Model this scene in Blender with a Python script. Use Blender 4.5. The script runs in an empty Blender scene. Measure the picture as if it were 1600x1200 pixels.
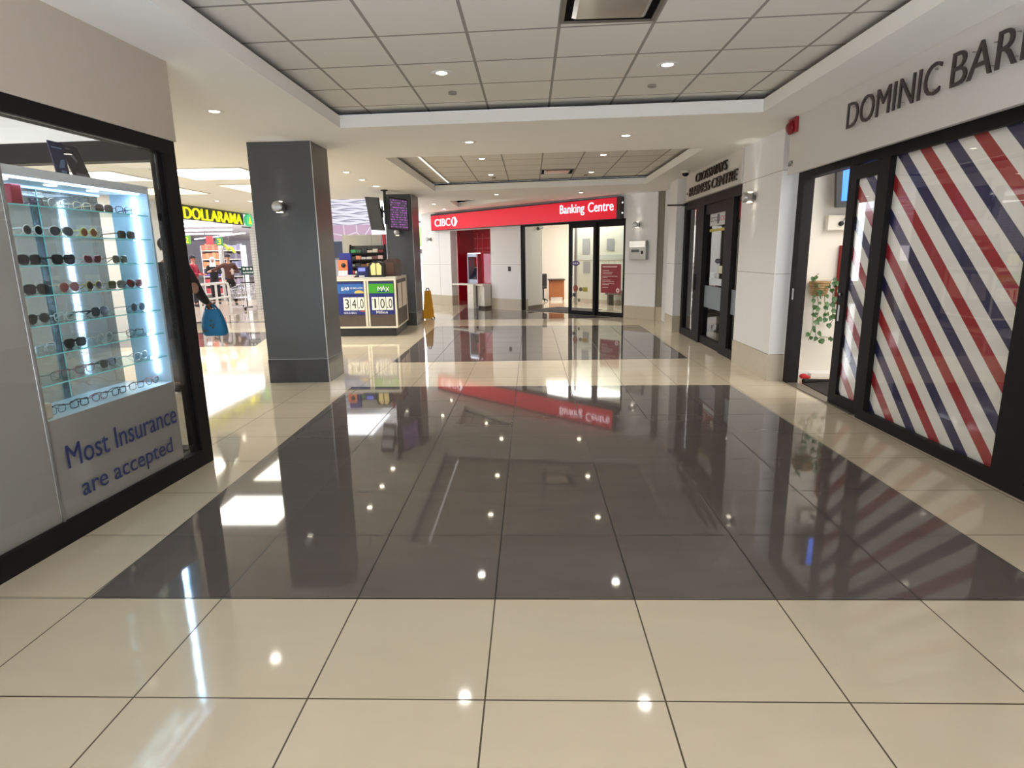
import bpy, bmesh, math, random
from mathutils import Matrix, Vector
from math import pi, sin, cos, radians
random.seed(7)
S = bpy.context.scene
C = S.collection

# ------------------------------------------------------------------ camera, world, exposure, main lamps
FOCAL, PITCH, YAW, ROLL, EYE = 935.2, 0.2121, -0.03264, 0.01603, 1.4527
cam_d = bpy.data.cameras.new('camera')
cam = bpy.data.objects.new('camera', cam_d)
C.objects.link(cam)
fwd = Vector((sin(YAW) * cos(PITCH), cos(YAW) * cos(PITCH), -sin(PITCH)))
rgt = Vector((cos(YAW), -sin(YAW), 0))
dwn = fwd.cross(rgt)
r2 = rgt * cos(ROLL) + dwn * sin(ROLL)
d2 = -rgt * sin(ROLL) + dwn * cos(ROLL)
cam.matrix_world = Matrix(((r2.x, -d2.x, -fwd.x, 0), (r2.y, -d2.y, -fwd.y, 0), (r2.z, -d2.z, -fwd.z, EYE), (0, 0, 0, 1)))
cam_d.sensor_width = 36
cam_d.lens = 36 * FOCAL / 1600
cam_d.clip_start = 0.02
S.camera = cam

S.view_settings.view_transform = 'Standard'
S.view_settings.look = 'None'
S.view_settings.gamma = 1
S.view_settings.use_curve_mapping = False
S.view_settings.exposure = 0.3
W = bpy.data.worlds.new('world')
S.world = W
W.use_nodes = True
W.node_tree.nodes['Background'].inputs[0].default_value = (0.90, 0.96, 1.06, 1)
W.node_tree.nodes['Background'].inputs[1].default_value = 4.0  # fill light, reaches the ceiling from below where the floor is missing
try:
    S.cycles.use_denoising = True
    S.cycles.max_bounces = 10
    S.cycles.transparent_max_bounces = 24
    S.cycles.sample_clamp_indirect = 6
    S.cycles.caustics_reflective = False
    S.cycles.caustics_refractive = False
except Exception:
    pass


def lamp(name, loc, power, kind='AREA', size=0.1, color=(1, 0.93, 0.82), rot=(0, 0, 0), size_y=None, angle=None, blend=0.6):
    d = bpy.data.lights.new(name, kind)
    d.energy = power
    d.color = color
    if kind == 'AREA':
        d.shape = 'RECTANGLE' if size_y else 'DISK'
        d.size = size
        if size_y:
            d.size_y = size_y
    else:
        d.shadow_soft_size = size
    if kind == 'SPOT':
        d.spot_size = angle or radians(110)
        d.spot_blend = blend
    o = bpy.data.objects.new(name, d)
    C.objects.link(o)
    o.location = loc
    o.rotation_euler = rot
    return o


DOWN = 12.0        # watts of each recessed downlight
WARM = (1, 0.975, 0.945)
COOL = (0.93, 0.96, 1.0)
# added unseen fill lamps behind and above the viewer, the shop ceilings, the store's tubes and the far window
for y in (-2.6, -0.4):
    lamp('corridor_fill', (0.15, y, 2.8), 6, size=1.2, size_y=0.6, color=(1, 0.95, 0.86))
lamp('optician_ceiling_light', (-4.1, 2.4, 2.52), 32, size=1.8, size_y=2.4, color=COOL)
lamp('barber_ceiling_light', (4.5, 5.0, 2.5), 75, size=2.0, size_y=2.6, color=(1, 0.95, 0.88))
lamp('reception_ceiling_light', (4.6, 10.0, 2.5), 14, size=1.0, size_y=1.0, color=WARM)
lamp('store_ceiling_light', (-11.2, 18.8, 2.96), 230, size=4.0, size_y=7.0, color=(1, 0.97, 0.97))
lamp('bank_ceiling_light', (1.7, 18.2, 2.66), 100, size=2.4, size_y=2.0, color=(1, 0.98, 0.93))
lamp('bank_office_light', (0.6, 21.2, 2.66), 42, size=1.6, size_y=1.2, color=(1, 0.98, 0.93))
lamp('far_window_daylight', (-4.2, 21.3, 1.7), 120, size=2.6, size_y=2.6, color=(0.92, 0.96, 1.0), rot=(radians(-90), 0, 0))


# ------------------------------------------------------------------ helpers
def lin(c):
    return tuple(((x / 255) / 12.92 if x / 255 <= 0.04045 else ((x / 255 + 0.055) / 1.055) ** 2.4) for x in c)


MATS = {}


def mat(name, rgb, rough=0.5, metal=0.0, emit=0.0, noise=0.0, scale=30.0, bump=0.0, spec=0.5, coat=0.0, emit_rgb=None, stretch=None):
    if name in MATS:
        return MATS[name]
    m = bpy.data.materials.new(name)
    MATS[name] = m
    m.use_nodes = True
    nt = m.node_tree
    b = nt.nodes['Principled BSDF']
    col = lin(rgb) + (1,)
    b.inputs['Base Color'].default_value = col
    b.inputs['Roughness'].default_value = rough
    b.inputs['Metallic'].default_value = metal
    b.inputs['Specular IOR Level'].default_value = spec
    b.inputs['Coat Weight'].default_value = coat
    b.inputs['Coat Roughness'].default_value = 0.05
    if emit:
        b.inputs['Emission Color'].default_value = (lin(emit_rgb) + (1,)) if emit_rgb else col
        b.inputs['Emission Strength'].default_value = emit
    if noise or bump:
        tc = nt.nodes.new('ShaderNodeTexCoord')
        n = nt.nodes.new('ShaderNodeTexNoise')
        n.inputs['Scale'].default_value = scale
        n.inputs['Detail'].default_value = 5
        if stretch:
            mp = nt.nodes.new('ShaderNodeMapping')
            mp.inputs['Scale'].default_value = stretch
            nt.links.new(tc.outputs['Object'], mp.inputs[0])
            nt.links.new(mp.outputs[0], n.inputs['Vector'])
        else:
            nt.links.new(tc.outputs['Object'], n.inputs['Vector'])
        if noise:
            mx = nt.nodes.new('ShaderNodeMix')
            mx.data_type = 'RGBA'
            mx.inputs[6].default_value = tuple(c * (1 - noise) for c in col[:3]) + (1,)
            mx.inputs[7].default_value = tuple(min(1, c * (1 + noise)) for c in col[:3]) + (1,)
            nt.links.new(n.outputs['Fac'], mx.inputs[0])
            nt.links.new(mx.outputs[2], b.inputs['Base Color'])
        if bump:
            bp = nt.nodes.new('ShaderNodeBump')
            bp.inputs['Strength'].default_value = bump
            bp.inputs['Distance'].default_value = 0.003
            nt.links.new(n.outputs['Fac'], bp.inputs['Height'])
            nt.links.new(bp.outputs[0], b.inputs['Normal'])
    return m


def glass(name, tint=(0.955, 0.96, 0.955), ior=1.45, rough=0.0):
    if name in MATS:
        return MATS[name]
    m = bpy.data.materials.new(name)
    MATS[name] = m
    m.use_nodes = True
    nt = m.node_tree
    nt.nodes.clear()
    out = nt.nodes.new('ShaderNodeOutputMaterial')
    fr = nt.nodes.new('ShaderNodeFresnel')
    ge = nt.nodes.new('ShaderNodeNewGeometry')
    io = nt.nodes.new('ShaderNodeMix')          # the far face of a thin pane reflects like the near one (no inner total reflection)
    io.inputs[2].default_value = ior
    io.inputs[3].default_value = 1 / ior
    nt.links.new(ge.outputs['Backfacing'], io.inputs[0])
    nt.links.new(io.outputs[0], fr.inputs[0])
    tr = nt.nodes.new('ShaderNodeBsdfTransparent')
    tr.inputs[0].default_value = tint + (1,)
    gl = nt.nodes.new('ShaderNodeBsdfGlossy')
    gl.inputs['Roughness'].default_value = rough
    mx = nt.nodes.new('ShaderNodeMixShader')
    nt.links.new(fr.outputs[0], mx.inputs[0])
    nt.links.new(tr.outputs[0], mx.inputs[1])
    nt.links.new(gl.outputs[0], mx.inputs[2])
    nt.links.new(mx.outputs[0], out.inputs[0])
    return m


class NB:
    """tiny node-graph builder"""
    def __init__(s, name):
        s.m = bpy.data.materials.new(name)
        MATS[name] = s.m
        s.m.use_nodes = True
        s.nt = s.m.node_tree
        s.b = s.nt.nodes['Principled BSDF']
        s.out = s.nt.nodes['Material Output']

    def node(s, t, **kw):
        n = s.nt.nodes.new(t)
        for k, v in kw.items():
            setattr(n, k, v)
        return n

    def link(s, a, b):
        s.nt.links.new(a, b)

    def math(s, op, a, b=None, c=None):
        n = s.node('ShaderNodeMath', operation=op)
        for i, v in enumerate((a, b, c)):
            if v is None:
                continue
            if hasattr(v, 'links'):
                s.link(v, n.inputs[i])
            else:
                n.inputs[i].default_value = v
        return n.outputs[0]

    def mix(s, f, a, b):
        n = s.node('ShaderNodeMix', data_type='RGBA')
        for i, v in ((0, f), (6, a), (7, b)):
            if hasattr(v, 'links'):
                s.link(v, n.inputs[i])
            else:
                n.inputs[i].default_value = v if i == 0 else tuple(v) + (1,)
        return n.outputs[2]

    def pos(s):
        g = s.node('ShaderNodeNewGeometry')
        x = s.node('ShaderNodeSeparateXYZ')
        s.link(g.outputs['Position'], x.inputs[0])
        return g.outputs['Position'], x.outputs[0], x.outputs[1], x.outputs[2]


def tile_material(name, rgb, grout, step, ox, oy, width, rough, vary=0.06, vein=0.05, spec=0.5, shear=0.0, speck=0.0, coat=0.0):
    n = NB(name)
    P, x, y, z = n.pos()
    y = n.math('ADD', y, n.math('MULTIPLY', x, shear))
    u = n.math('DIVIDE', n.math('SUBTRACT', x, ox), step)
    v = n.math('DIVIDE', n.math('SUBTRACT', y, oy), step)
    fu = n.math('ABSOLUTE', n.math('SUBTRACT', n.math('FRACT', u), 0.5))
    fv = n.math('ABSOLUTE', n.math('SUBTRACT', n.math('FRACT', v), 0.5))
    line = n.math('GREATER_THAN', n.math('MAXIMUM', fu, fv), 0.5 - width / step / 2)
    cell = n.node('ShaderNodeCombineXYZ')
    n.link(n.math('FLOOR', u), cell.inputs[0])
    n.link(n.math('FLOOR', v), cell.inputs[1])
    wn = n.node('ShaderNodeTexWhiteNoise')
    n.link(cell.outputs[0], wn.inputs['Vector'])
    ns = n.node('ShaderNodeTexNoise')
    ns.inputs['Scale'].default_value = 1.6
    ns.inputs['Detail'].default_value = 6
    ns.inputs['Distortion'].default_value = 1.2
    off = n.node('ShaderNodeVectorMath', operation='MULTIPLY_ADD')
    n.link(wn.outputs['Color'], off.inputs[0])
    off.inputs[1].default_value = (9, 9, 9)
    st = n.node('ShaderNodeVectorMath', operation='MULTIPLY')
    n.link(P, st.inputs[0])
    st.inputs[1].default_value = (1.0, 3.2, 1)
    n.link(st.outputs[0], off.inputs[2])
    n.link(off.outputs[0], ns.inputs['Vector'])
    f = n.math('ADD', n.math('MULTIPLY', n.math('SUBTRACT', wn.outputs['Value'], 0.5), vary * 2),
               n.math('MULTIPLY', n.math('SUBTRACT', ns.outputs['Fac'], 0.5), vein * 4))
    if speck:
        sp = n.node('ShaderNodeTexNoise')
        sp.inputs['Scale'].default_value = 220
        n.link(P, sp.inputs['Vector'])
        f = n.math('ADD', f, n.math('MULTIPLY', n.math('SUBTRACT', sp.outputs['Fac'], 0.5), speck * 2))
    base = lin(rgb)
    sc = n.node('ShaderNodeVectorMath', operation='SCALE')
    sc.inputs[0].default_value = base
    n.link(n.math('ADD', f, 1.0), sc.inputs['Scale'])
    colr = n.mix(line, (0, 0, 0), lin(grout))
    n.link(sc.outputs[0], n.nt.nodes[-1].inputs[6])
    n.link(colr, n.b.inputs['Base Color'])
    n.link(n.math('ADD', n.math('MULTIPLY', line, 0.5), rough), n.b.inputs['Roughness'])
    n.b.inputs['Specular IOR Level'].default_value = spec
    n.b.inputs['Coat Weight'].default_value = coat
    n.b.inputs['Coat Roughness'].default_value = 0.02
    return n.m


def frame_matrix(o, x, y, z=(0, 0, 1)):
    return Matrix(((x[0], y[0], z[0], o[0]), (x[1], y[1], z[1], o[1]), (x[2], y[2], z[2], o[2]), (0, 0, 0, 1)))


LEFT = frame_matrix((-2.458, 2.43, 0), (0.05567, 0.99845, 0), (-0.99845, 0.05567, 0))       # along the optician's window, into the shop, up
BANK = frame_matrix((0.354, 15.535, 0), (0.72717, -0.68645, 0), (0.68645, 0.72717, 0))      # along the bank front, into the bank, up
WORLD = Matrix.Identity(4)


def wall_text(M, x0, z0, depth_axis):
    """matrix that lays a text (x right, y up, z to the reader) on a front plane of frame M (reader on the -y side)"""
    return M @ Matrix(((1, 0, 0, x0), (0, 0, -1, depth_axis), (0, 1, 0, z0), (0, 0, 0, 1)))


class MB:
    def __init__(s, M=None):
        s.bm = bmesh.new()
        s.M = M or WORLD

    def add(s, vs, fs, mi=0, smooth=False):
        v = [s.bm.verts.new(s.M @ Vector(p)) for p in vs]
        for f in fs:
            try:
                fc = s.bm.faces.new([v[i] for i in f])
                fc.material_index = mi
                fc.smooth = smooth
            except ValueError:
                pass
        return s

    def box(s, x0, x1, y0, y1, z0, z1, mi=0):
        vs = [(x0, y0, z0), (x1, y0, z0), (x1, y1, z0), (x0, y1, z0), (x0, y0, z1), (x1, y0, z1), (x1, y1, z1), (x0, y1, z1)]
        return s.add(vs, [(0, 3, 2, 1), (4, 5, 6, 7), (0, 1, 5, 4), (1, 2, 6, 5), (2, 3, 7, 6), (3, 0, 4, 7)], mi)

    def rbox(s, x0, x1, y0, y1, z0, z1, r=0.01, mi=0, seg=2):
        b = bmesh.new()
        vs = [(x0, y0, z0), (x1, y0, z0), (x1, y1, z0), (x0, y1, z0), (x0, y0, z1), (x1, y0, z1), (x1, y1, z1), (x0, y1, z1)]
        v = [b.verts.new(p) for p in vs]
        for f in [(0, 3, 2, 1), (4, 5, 6, 7), (0, 1, 5, 4), (1, 2, 6, 5), (2, 3, 7, 6), (3, 0, 4, 7)]:
            b.faces.new([v[i] for i in f])
        bmesh.ops.bevel(b, geom=b.edges[:], offset=r, segments=seg, affect='EDGES', profile=0.5)
        b.verts.index_update()
        s.add([p.co[:] for p in b.verts], [[q.index for q in f.verts] for f in b.faces], mi)
        b.free()
        return s

    def prism(s, poly, ext, mi=0):
        """poly: 3-D points of a planar outline; ext: extrusion vector"""
        n = len(poly)
        e = Vector(ext)
        vs = [tuple(p) for p in poly] + [tuple(Vector(p) + e) for p in poly]
        fs = [tuple(range(n))[::-1], tuple(range(n, 2 * n))] + [(i, (i + 1) % n, n + (i + 1) % n, n + i) for i in range(n)]
        return s.add(vs, fs, mi)

    def tube(s, pts, r, seg=8, mi=0, closed=False, cap=True, flat=1.0):
        P = [Vector(p) for p in pts]
        n = len(P)
        R = r if isinstance(r, (list, tuple)) else [r] * n
        rings = []
        up = None
        for i in range(n):
            a = P[(i - 1) % n] if (closed or i > 0) else P[i]
            b = P[(i + 1) % n] if (closed or i < n - 1) else P[i]
            t = (b - a)
            t = t.normalized() if t.length > 1e-9 else Vector((0, 0, 1))
            if up is None:
                up = Vector((0, 0, 1)) if abs(t.z) < 0.9 else Vector((0, 1, 0))
            u = t.cross(up)
            u = u.normalized() if u.length > 1e-6 else t.orthogonal().normalized()
            w = u.cross(t).normalized()
            up = w
            rings.append([tuple(P[i] + u * (R[i] * cos(2 * pi * k / seg)) + w * (R[i] * flat * sin(2 * pi * k / seg))) for k in range(seg)])
        vs = [v for rg in rings for v in rg]
        fs = []
        m = n if closed else n - 1
        for i in range(m):
            j = (i + 1) % n
            for k in range(seg):
                l = (k + 1) % seg
                fs.append((i * seg + k, i * seg + l, j * seg + l, j * seg + k))
        s.add(vs, fs, mi, True)
        if cap and not closed:
            s.add(rings[0], [tuple(range(seg))[::-1]], mi)
            s.add(rings[-1], [tuple(range(seg))], mi)
        return s

    def cyl(s, p0, p1, r, seg=20, mi=0, r1=None):
        return s.tube([p0, p1], [r, r if r1 is None else r1], seg, mi)

    def lathe(s, prof, c=(0, 0, 0), seg=24, mi=0, axis='z'):
        vs, fs = [], []
        for (r, h) in prof:
            for k in range(seg):
                a = 2 * pi * k / seg
                p = (r * cos(a), r * sin(a), h)
                if axis == 'y':
                    p = (p[0], p[2], p[1])
                elif axis == 'x':
                    p = (p[2], p[0], p[1])
                vs.append((c[0] + p[0], c[1] + p[1], c[2] + p[2]))
        for i in range(len(prof) - 1):
            for k in range(seg):
                l = (k + 1) % seg
                fs.append((i * seg + k, i * seg + l, (i + 1) * seg + l, (i + 1) * seg + k))
        s.add(vs, fs, mi, True)
        return s

    def ball(s, c, rx, ry=None, rz=None, seg=14, mi=0):
        ry = ry or rx
        rz = rz or rx
        vs, fs = [], []
        n = seg // 2 + 1
        for i in range(n):
            th = pi * (0.02 + 0.96 * i / (n - 1))
            for k in range(seg):
                a = 2 * pi * k / seg
                vs.append((c[0] + rx * sin(th) * cos(a), c[1] + ry * sin(th) * sin(a), c[2] + rz * cos(th)))
        for i in range(n - 1):
            for k in range(seg):
                l = (k + 1) % seg
                fs.append((i * seg + k, (i + 1) * seg + k, (i + 1) * seg + l, i * seg + l))
        s.add(vs, fs, mi, True)
        s.add(vs[:seg], [tuple(range(seg))], mi)
        s.add(vs[-seg:], [tuple(range(seg))[::-1]], mi)
        return s

    def mesh(s, me, M2=None, mi=None, smooth=None):
        T = s.M @ M2 if M2 is not None else s.M
        v = [s.bm.verts.new(T @ p.co) for p in me.vertices]
        for f in me.polygons:
            try:
                fc = s.bm.faces.new([v[i] for i in f.vertices])
                fc.material_index = f.material_index if mi is None else mi
                fc.smooth = f.use_smooth if smooth is None else smooth
            except ValueError:
                pass
        return s

    def build(s, name, mats, parent=None, normals=True):
        if normals:
            bmesh.ops.recalc_face_normals(s.bm, faces=s.bm.faces[:])
        me = bpy.data.meshes.new(name)
        if parent is not None:
            s.bm.transform(world_of(parent).inverted())
            loc = None
        else:
            xs = [v.co for v in s.bm.verts]
            lo = Vector((min(p.x for p in xs), min(p.y for p in xs), min(p.z for p in xs)))
            hi = Vector((max(p.x for p in xs), max(p.y for p in xs), max(p.z for p in xs)))
            loc = Vector(((lo.x + hi.x) / 2, (lo.y + hi.y) / 2, lo.z))
            s.bm.transform(Matrix.Translation(-loc))
        s.bm.to_mesh(me)
        s.bm.free()
        for m in (mats if isinstance(mats, (list, tuple)) else [mats]):
            me.materials.append(m)
        o = bpy.data.objects.new(name, me)
        C.objects.link(o)
        if parent is not None:
            o.parent = parent
        else:
            o.location = loc
        return o


def world_of(o):
    M = Matrix.LocRotScale(o.location, o.rotation_euler, o.scale)
    return world_of(o.parent) @ M if o.parent else M


def tag(o, label, cat, group=None, kind=None):
    o['label'] = label
    o['category'] = cat
    if group:
        o['group'] = group
    if kind:
        o['kind'] = kind
    return o


def thing(name, label, cat, loc=(0, 0, 0), rz=0, group=None, M=None):
    o = bpy.data.objects.new(name, None)
    o.empty_display_size = 0.1
    C.objects.link(o)
    if M is not None:
        loc = M @ Vector(loc)
        rz = rz + math.atan2(M[1][0], M[0][0])
    o.location = loc
    o.rotation_euler = (0, 0, rz)
    return tag(o, label, cat, group)


def struct(o, label, cat):
    o['kind'] = 'structure'
    o['label'] = label
    o['category'] = cat
    return o


def copy_tree(o, parent=None):
    c = o.copy()
    C.objects.link(c)
    if parent is not None:
        c.parent = parent
    for ch in list(o.children):
        copy_tree(ch, c)
    return c


def text_mesh(s, bold=0.0, shear=0.0):
    cu = bpy.data.curves.new('text', 'FONT')
    cu.body = s
    cu.extrude = 0.1
    cu.offset = bold
    cu.shear = shear
    cu.resolution_u = 4
    o = bpy.data.objects.new('text', cu)
    C.objects.link(o)
    dg = bpy.context.evaluated_depsgraph_get()
    dg.update()
    me = bpy.data.meshes.new_from_object(o.evaluated_get(dg))
    bpy.data.objects.remove(o)
    bpy.data.curves.remove(cu)
    return me


def fit_text(s, M, x0, x1, z0, z1, depth, at, bold=0.0, shear=0.0):
    """list of bmesh-ready (verts, faces) letters of the text s, filling the rectangle on frame M's front plane y = at, standing out by depth"""
    me = text_mesh(s, bold, shear)
    vs = [v.co.copy() for v in me.vertices]
    lo = Vector((min(v.x for v in vs), min(v.y for v in vs), 0))
    hi = Vector((max(v.x for v in vs), max(v.y for v in vs), 0))
    sx, sy = (x1 - x0) / (hi.x - lo.x), (z1 - z0) / (hi.y - lo.y)
    co = [(x0 + (v.x - lo.x) * sx, at - depth * (1 if v.z > 0 else 0), z0 + (v.y - lo.y) * sy) for v in vs]
    par = list(range(len(co)))

    def find(i):
        while par[i] != i:
            par[i] = par[par[i]]
            i = par[i]
        return i
    for p in me.polygons:
        a = find(p.vertices[0])
        for i in p.vertices[1:]:
            par[find(i)] = a
    isl = {}
    for p in me.polygons:
        isl.setdefault(find(p.vertices[0]), []).append(tuple(p.vertices))
    groups = []
    for k, fs in isl.items():
        ids = {i for f in fs for i in f}
        groups.append([min(co[i][0] for i in ids), max(co[i][0] for i in ids), fs])
    groups.sort(key=lambda g: g[0])
    out = []
    for g in groups:
        if out and g[0] < out[-1][1] and (min(g[1], out[-1][1]) - g[0]) > 0.55 * min(g[1] - g[0], out[-1][1] - out[-1][0]):
            out[-1][1] = max(out[-1][1], g[1])
            out[-1][2] = out[-1][2] + g[2]
        else:
            out.append(g)
    res = []
    for g in out:
        ids = sorted({i for f in g[2] for i in f})
        mp = {i: k for k, i in enumerate(ids)}
        res.append(([M @ Vector(co[i]) for i in ids], [[mp[i] for i in f] for f in g[2]]))
    bpy.data.meshes.remove(me)
    return res


def letters(parent, s, M, x0, x1, z0, z1, depth, at, material, bold=0.0, shear=0.0, name='letter'):
    for vs, fs in fit_text(s, M, x0, x1, z0, z1, depth, at, bold, shear):
        b = MB()
        b.add(vs, fs)
        b.build(name, material, parent)


def lettering(parent, s, M, x0, x1, z0, z1, depth, at, material, bold=0.0, name='lettering', shear=0.0):
    b = MB()
    for vs, fs in fit_text(s, M, x0, x1, z0, z1, depth, at, bold, shear):
        b.add(vs, fs)
    return b.build(name, material, parent)


RIGHT = lambda x: frame_matrix((x, 0, 0), (0, -1, 0), (1, 0, 0))       # reads towards -Y, seen from -X: local x = -Y, local y = into the wall
FRONT = lambda y: frame_matrix((0, y, 0), (1, 0, 0), (0, 1, 0))
STORE = lambda x: frame_matrix((x, 0, 0), (0, 1, 0), (-1, 0, 0))       # seen from +X

# ------------------------------------------------------------------ materials
FLOOR = tile_material('polished_beige_tile', (204, 191, 167), (80, 66, 52), 0.6, -1.364, 2.33, 0.006, 0.06, 0.03, 0.03, coat=0.0)
DARK = tile_material('polished_charcoal_tile', (98, 91, 87), (30, 27, 25), 0.6, -1.364, 2.33, 0.007, 0.04, 0.05, 0.06, coat=0.0)
CEIL_TILE = tile_material('ceiling_tile', (230, 225, 214), (160, 154, 144), 0.6, 0.2, 4.27, 0.022, 0.85, 0.012, 0.0, spec=0.2, shear=0.06, speck=0.05)
PAINT = mat('warm_white_paint', (247, 245, 239), 0.8, noise=0.02, scale=4)
FASCIA = mat('white_fascia_paint', (218, 214, 208), 0.75, noise=0.03, scale=60)
WALLW = mat('white_wall_panel', (236, 236, 236), 0.5, noise=0.015, scale=5)
BASE = mat('beige_base_tile', (196, 186, 166), 0.25, noise=0.06, scale=18)
GAP_SHADE = mat('painted_shade', (12, 11, 10), 0.95, spec=0.1)  # near-black paint standing for shade in gaps and openings
FRAME = mat('dark_bronze_frame', (32, 28, 28), 0.6, spec=0.2)
FRAMEB = mat('black_frame', (22, 20, 21), 0.6, spec=0.22)
STONE = mat('graphite_stone', (78, 80, 83), 0.32, noise=0.22, scale=160, spec=0.5)
STONE2 = mat('polished_graphite_base', (58, 60, 62), 0.12, noise=0.2, scale=90)
STEEL = mat('brushed_steel', (176, 176, 174), 0.32, metal=0.9, noise=0.05, scale=80)
CHROME = mat('chrome', (210, 210, 212), 0.15, metal=1.0)
WHITE = mat('white_plastic', (232, 230, 226), 0.4)
BLACK = mat('black_plastic', (22, 22, 24), 0.4)
GLASS = glass('clear_glass')
SHELFG = glass('shelf_glass', (0.80, 0.93, 0.93), 1.5)
DARKG = glass('smoked_glass', (0.62, 0.62, 0.60), 1.5)
BACKG = glass('tinted_back_glass', (0.46, 0.52, 0.56), 1.8)
GREENEDGE = mat('glass_edge', (120, 200, 200), 0.15, emit=0.25)
FROST = mat('grey_frosted_film', (172, 169, 164), 0.45, noise=0.04, scale=300)
NAVY = mat('navy_vinyl', (44, 54, 108), 0.4)
LED = mat('led_strip', (226, 240, 255), 0.5, emit=6.5, emit_rgb=(178, 210, 255))
LAMPE = mat('downlight_lens', (255, 246, 226), 0.5, emit=22, emit_rgb=(255, 240, 212))
PANELE = mat('light_panel_diffuser', (255, 255, 246), 0.5, emit=2.6, emit_rgb=(255, 253, 238))
PANELY = mat('warm_light_panel_diffuser', (255, 250, 220), 0.5, emit=1.6, emit_rgb=(255, 246, 206))
RED = mat('bank_red', (196, 24, 44), 0.35)
REDE = mat('lit_red_sign_face', (205, 20, 44), 0.3, emit=0.42, emit_rgb=(216, 22, 48))
WHITEE = mat('lit_white_letter', (255, 255, 255), 0.4, emit=0.85, emit_rgb=(250, 246, 255))
YELLE = mat('lit_yellow_letter', (250, 246, 20), 0.4, emit=0.5, emit_rgb=(246, 244, 16))
LETTER = mat('dark_letter', (66, 58, 58), 0.4, metal=0.35)

# ------------------------------------------------------------------ floor and ceiling
b = MB()
b.box(-16, 8, 0.3, 26, -0.12, 0)  # cut short under the viewer so world fill reaches the ceiling
struct(b.build('floor', FLOOR), 'polished beige stone tile floor running through the mall', 'floor')


def inlay(pts, label):
    q = MB()
    q.prism([(x, y, 0.0) for x, y in pts], (0, 0, 0.0012))
    struct(q.build('floor_inlay', DARK), label, 'floor')


inlay([(-1.955, 2.33), (2.24, 2.33), (2.215, 6.58), (-2.06, 6.66)], 'large charcoal tile rectangle in the floor in front of the viewer')
inlay([(-1.95, 8.24), (2.20, 8.34), (2.24, 12.38), (-2.0, 12.62)], 'charcoal tile rectangle in the floor before the bank')
inlay([(-1.86, 13.9), (1.95, 13.9), (-0.1, 15.85), (-1.86, 17.3)], 'charcoal tile wedge at the foot of the bank wall')
inlay([(-9.0, 12.0), (-5.2, 12.0), (-4.7, 10.0), (-9.0, 10.0)], 'grey tile field in the floor before the discount store')
inlay([(-8.0, 13.85), (-4.4, 13.85), (-4.4, 14.1), (-8.0, 14.1)], 'narrow dark tile band in the floor before the discount store')

b = MB()
Z0, Z1 = 2.72, 2.835


def slab(pts):
    b.prism([(x, y, Z0) for x, y in pts], (0, 0, Z1 - Z0))


slab([(-2.75, -8), (-1.88, -8), (-1.88, 4.24), (-2.75, 4.24)])
slab([(-8.05, 4.24), (-1.88, 4.24), (-1.88, 13.7), (-8.05, 13.7)])
slab([(-8.05, 13.7), (-6.3, 13.7), (-6.3, 17.6), (-8.05, 17.6)])
slab([(2.185, -8), (2.95, -8), (2.95, 18), (2.185, 18)])
slab([(-1.88, 6.33), (2.185, 6.06), (2.185, 7.98), (-1.88, 8.22)])
slab([(-1.88, 12.45), (2.185, 11.83), (2.185, 14.1), (-0.08, 14.36), (-1.88, 14.62)])
slab([(-1.88, 16.48), (-0.08, 14.36), (2.185, 14.1), (2.185, 18.0), (2.95, 18.0), (2.95, 24), (-1.88, 24)])
slab([(-3.4, 13.7), (-1.88, 13.7), (-1.88, 20.4), (-3.4, 20.4)])
struct(b.build('ceiling', PAINT), 'warm white plasterboard soffit with recessed trays', 'ceiling')


def tray(name, pts, label, skirt=0.20, z=2.88):
    """tiled panel set above an opening of the soffit; its black rim paints in the shade of the gap"""
    c = Vector((sum(p[0] for p in pts) / len(pts), sum(p[1] for p in pts) / len(pts)))
    out = []
    for p in pts:
        v = Vector(p) - c
        out.append((p[0] + skirt * (1 if v.x > 0 else -1), p[1] + skirt * (1 if v.y > 0 else -1)))
    q = MB()
    n = len(pts)
    q.prism([(x, y, z) for x, y in out], (0, 0, 0.03))
    o = struct(q.build(name, CEIL_TILE), label, 'ceiling')
    q = MB()
    rim = [(x, y, 2.8355) for x, y in out]
    rin = [(p[0] + (skirt * 0.02) * (1 if p[0] > c.x else -1), p[1] + (skirt * 0.02) * (1 if p[1] > c.y else -1), 2.8355) for p in pts]
    q.add(rim + rin, [(i, (i + 1) % n, n + (i + 1) % n, n + i) for i in range(n)])
    up = [(x, y, z - 0.0005) for x, y, _ in rim]
    q.add(rim + up, [(i, (i + 1) % n, n + (i + 1) % n, n + i) for i in range(n)])
    q.build('painted_gap_shade', GAP_SHADE, o)  # black surfaces put the gap's shade into the colour
    return o


tray('ceiling_tray', [(-1.88, -8), (2.185, -8), (2.185, 6.06), (-1.88, 6.33)], 'large grey tiled ceiling tray overhead')
tray('ceiling_tray', [(-1.88, 8.22), (2.185, 7.98), (2.185, 11.83), (-1.88, 12.45)], 'second grey tiled ceiling tray before the bank')
tray('ceiling_tray', [(-1.88, 14.62), (-0.08, 14.36), (-1.88, 16.48)], 'small triangular tiled ceiling tray above the bank sign')

q = MB()
q.box(-2.75, 2.95, -8.1, -8.0, 0, 2.7195)  # added out of view to stop level world light
struct(q.build('wall_light_block', PAINT), 'added unseen wall behind the viewer that blocks world light', 'wall')

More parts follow.
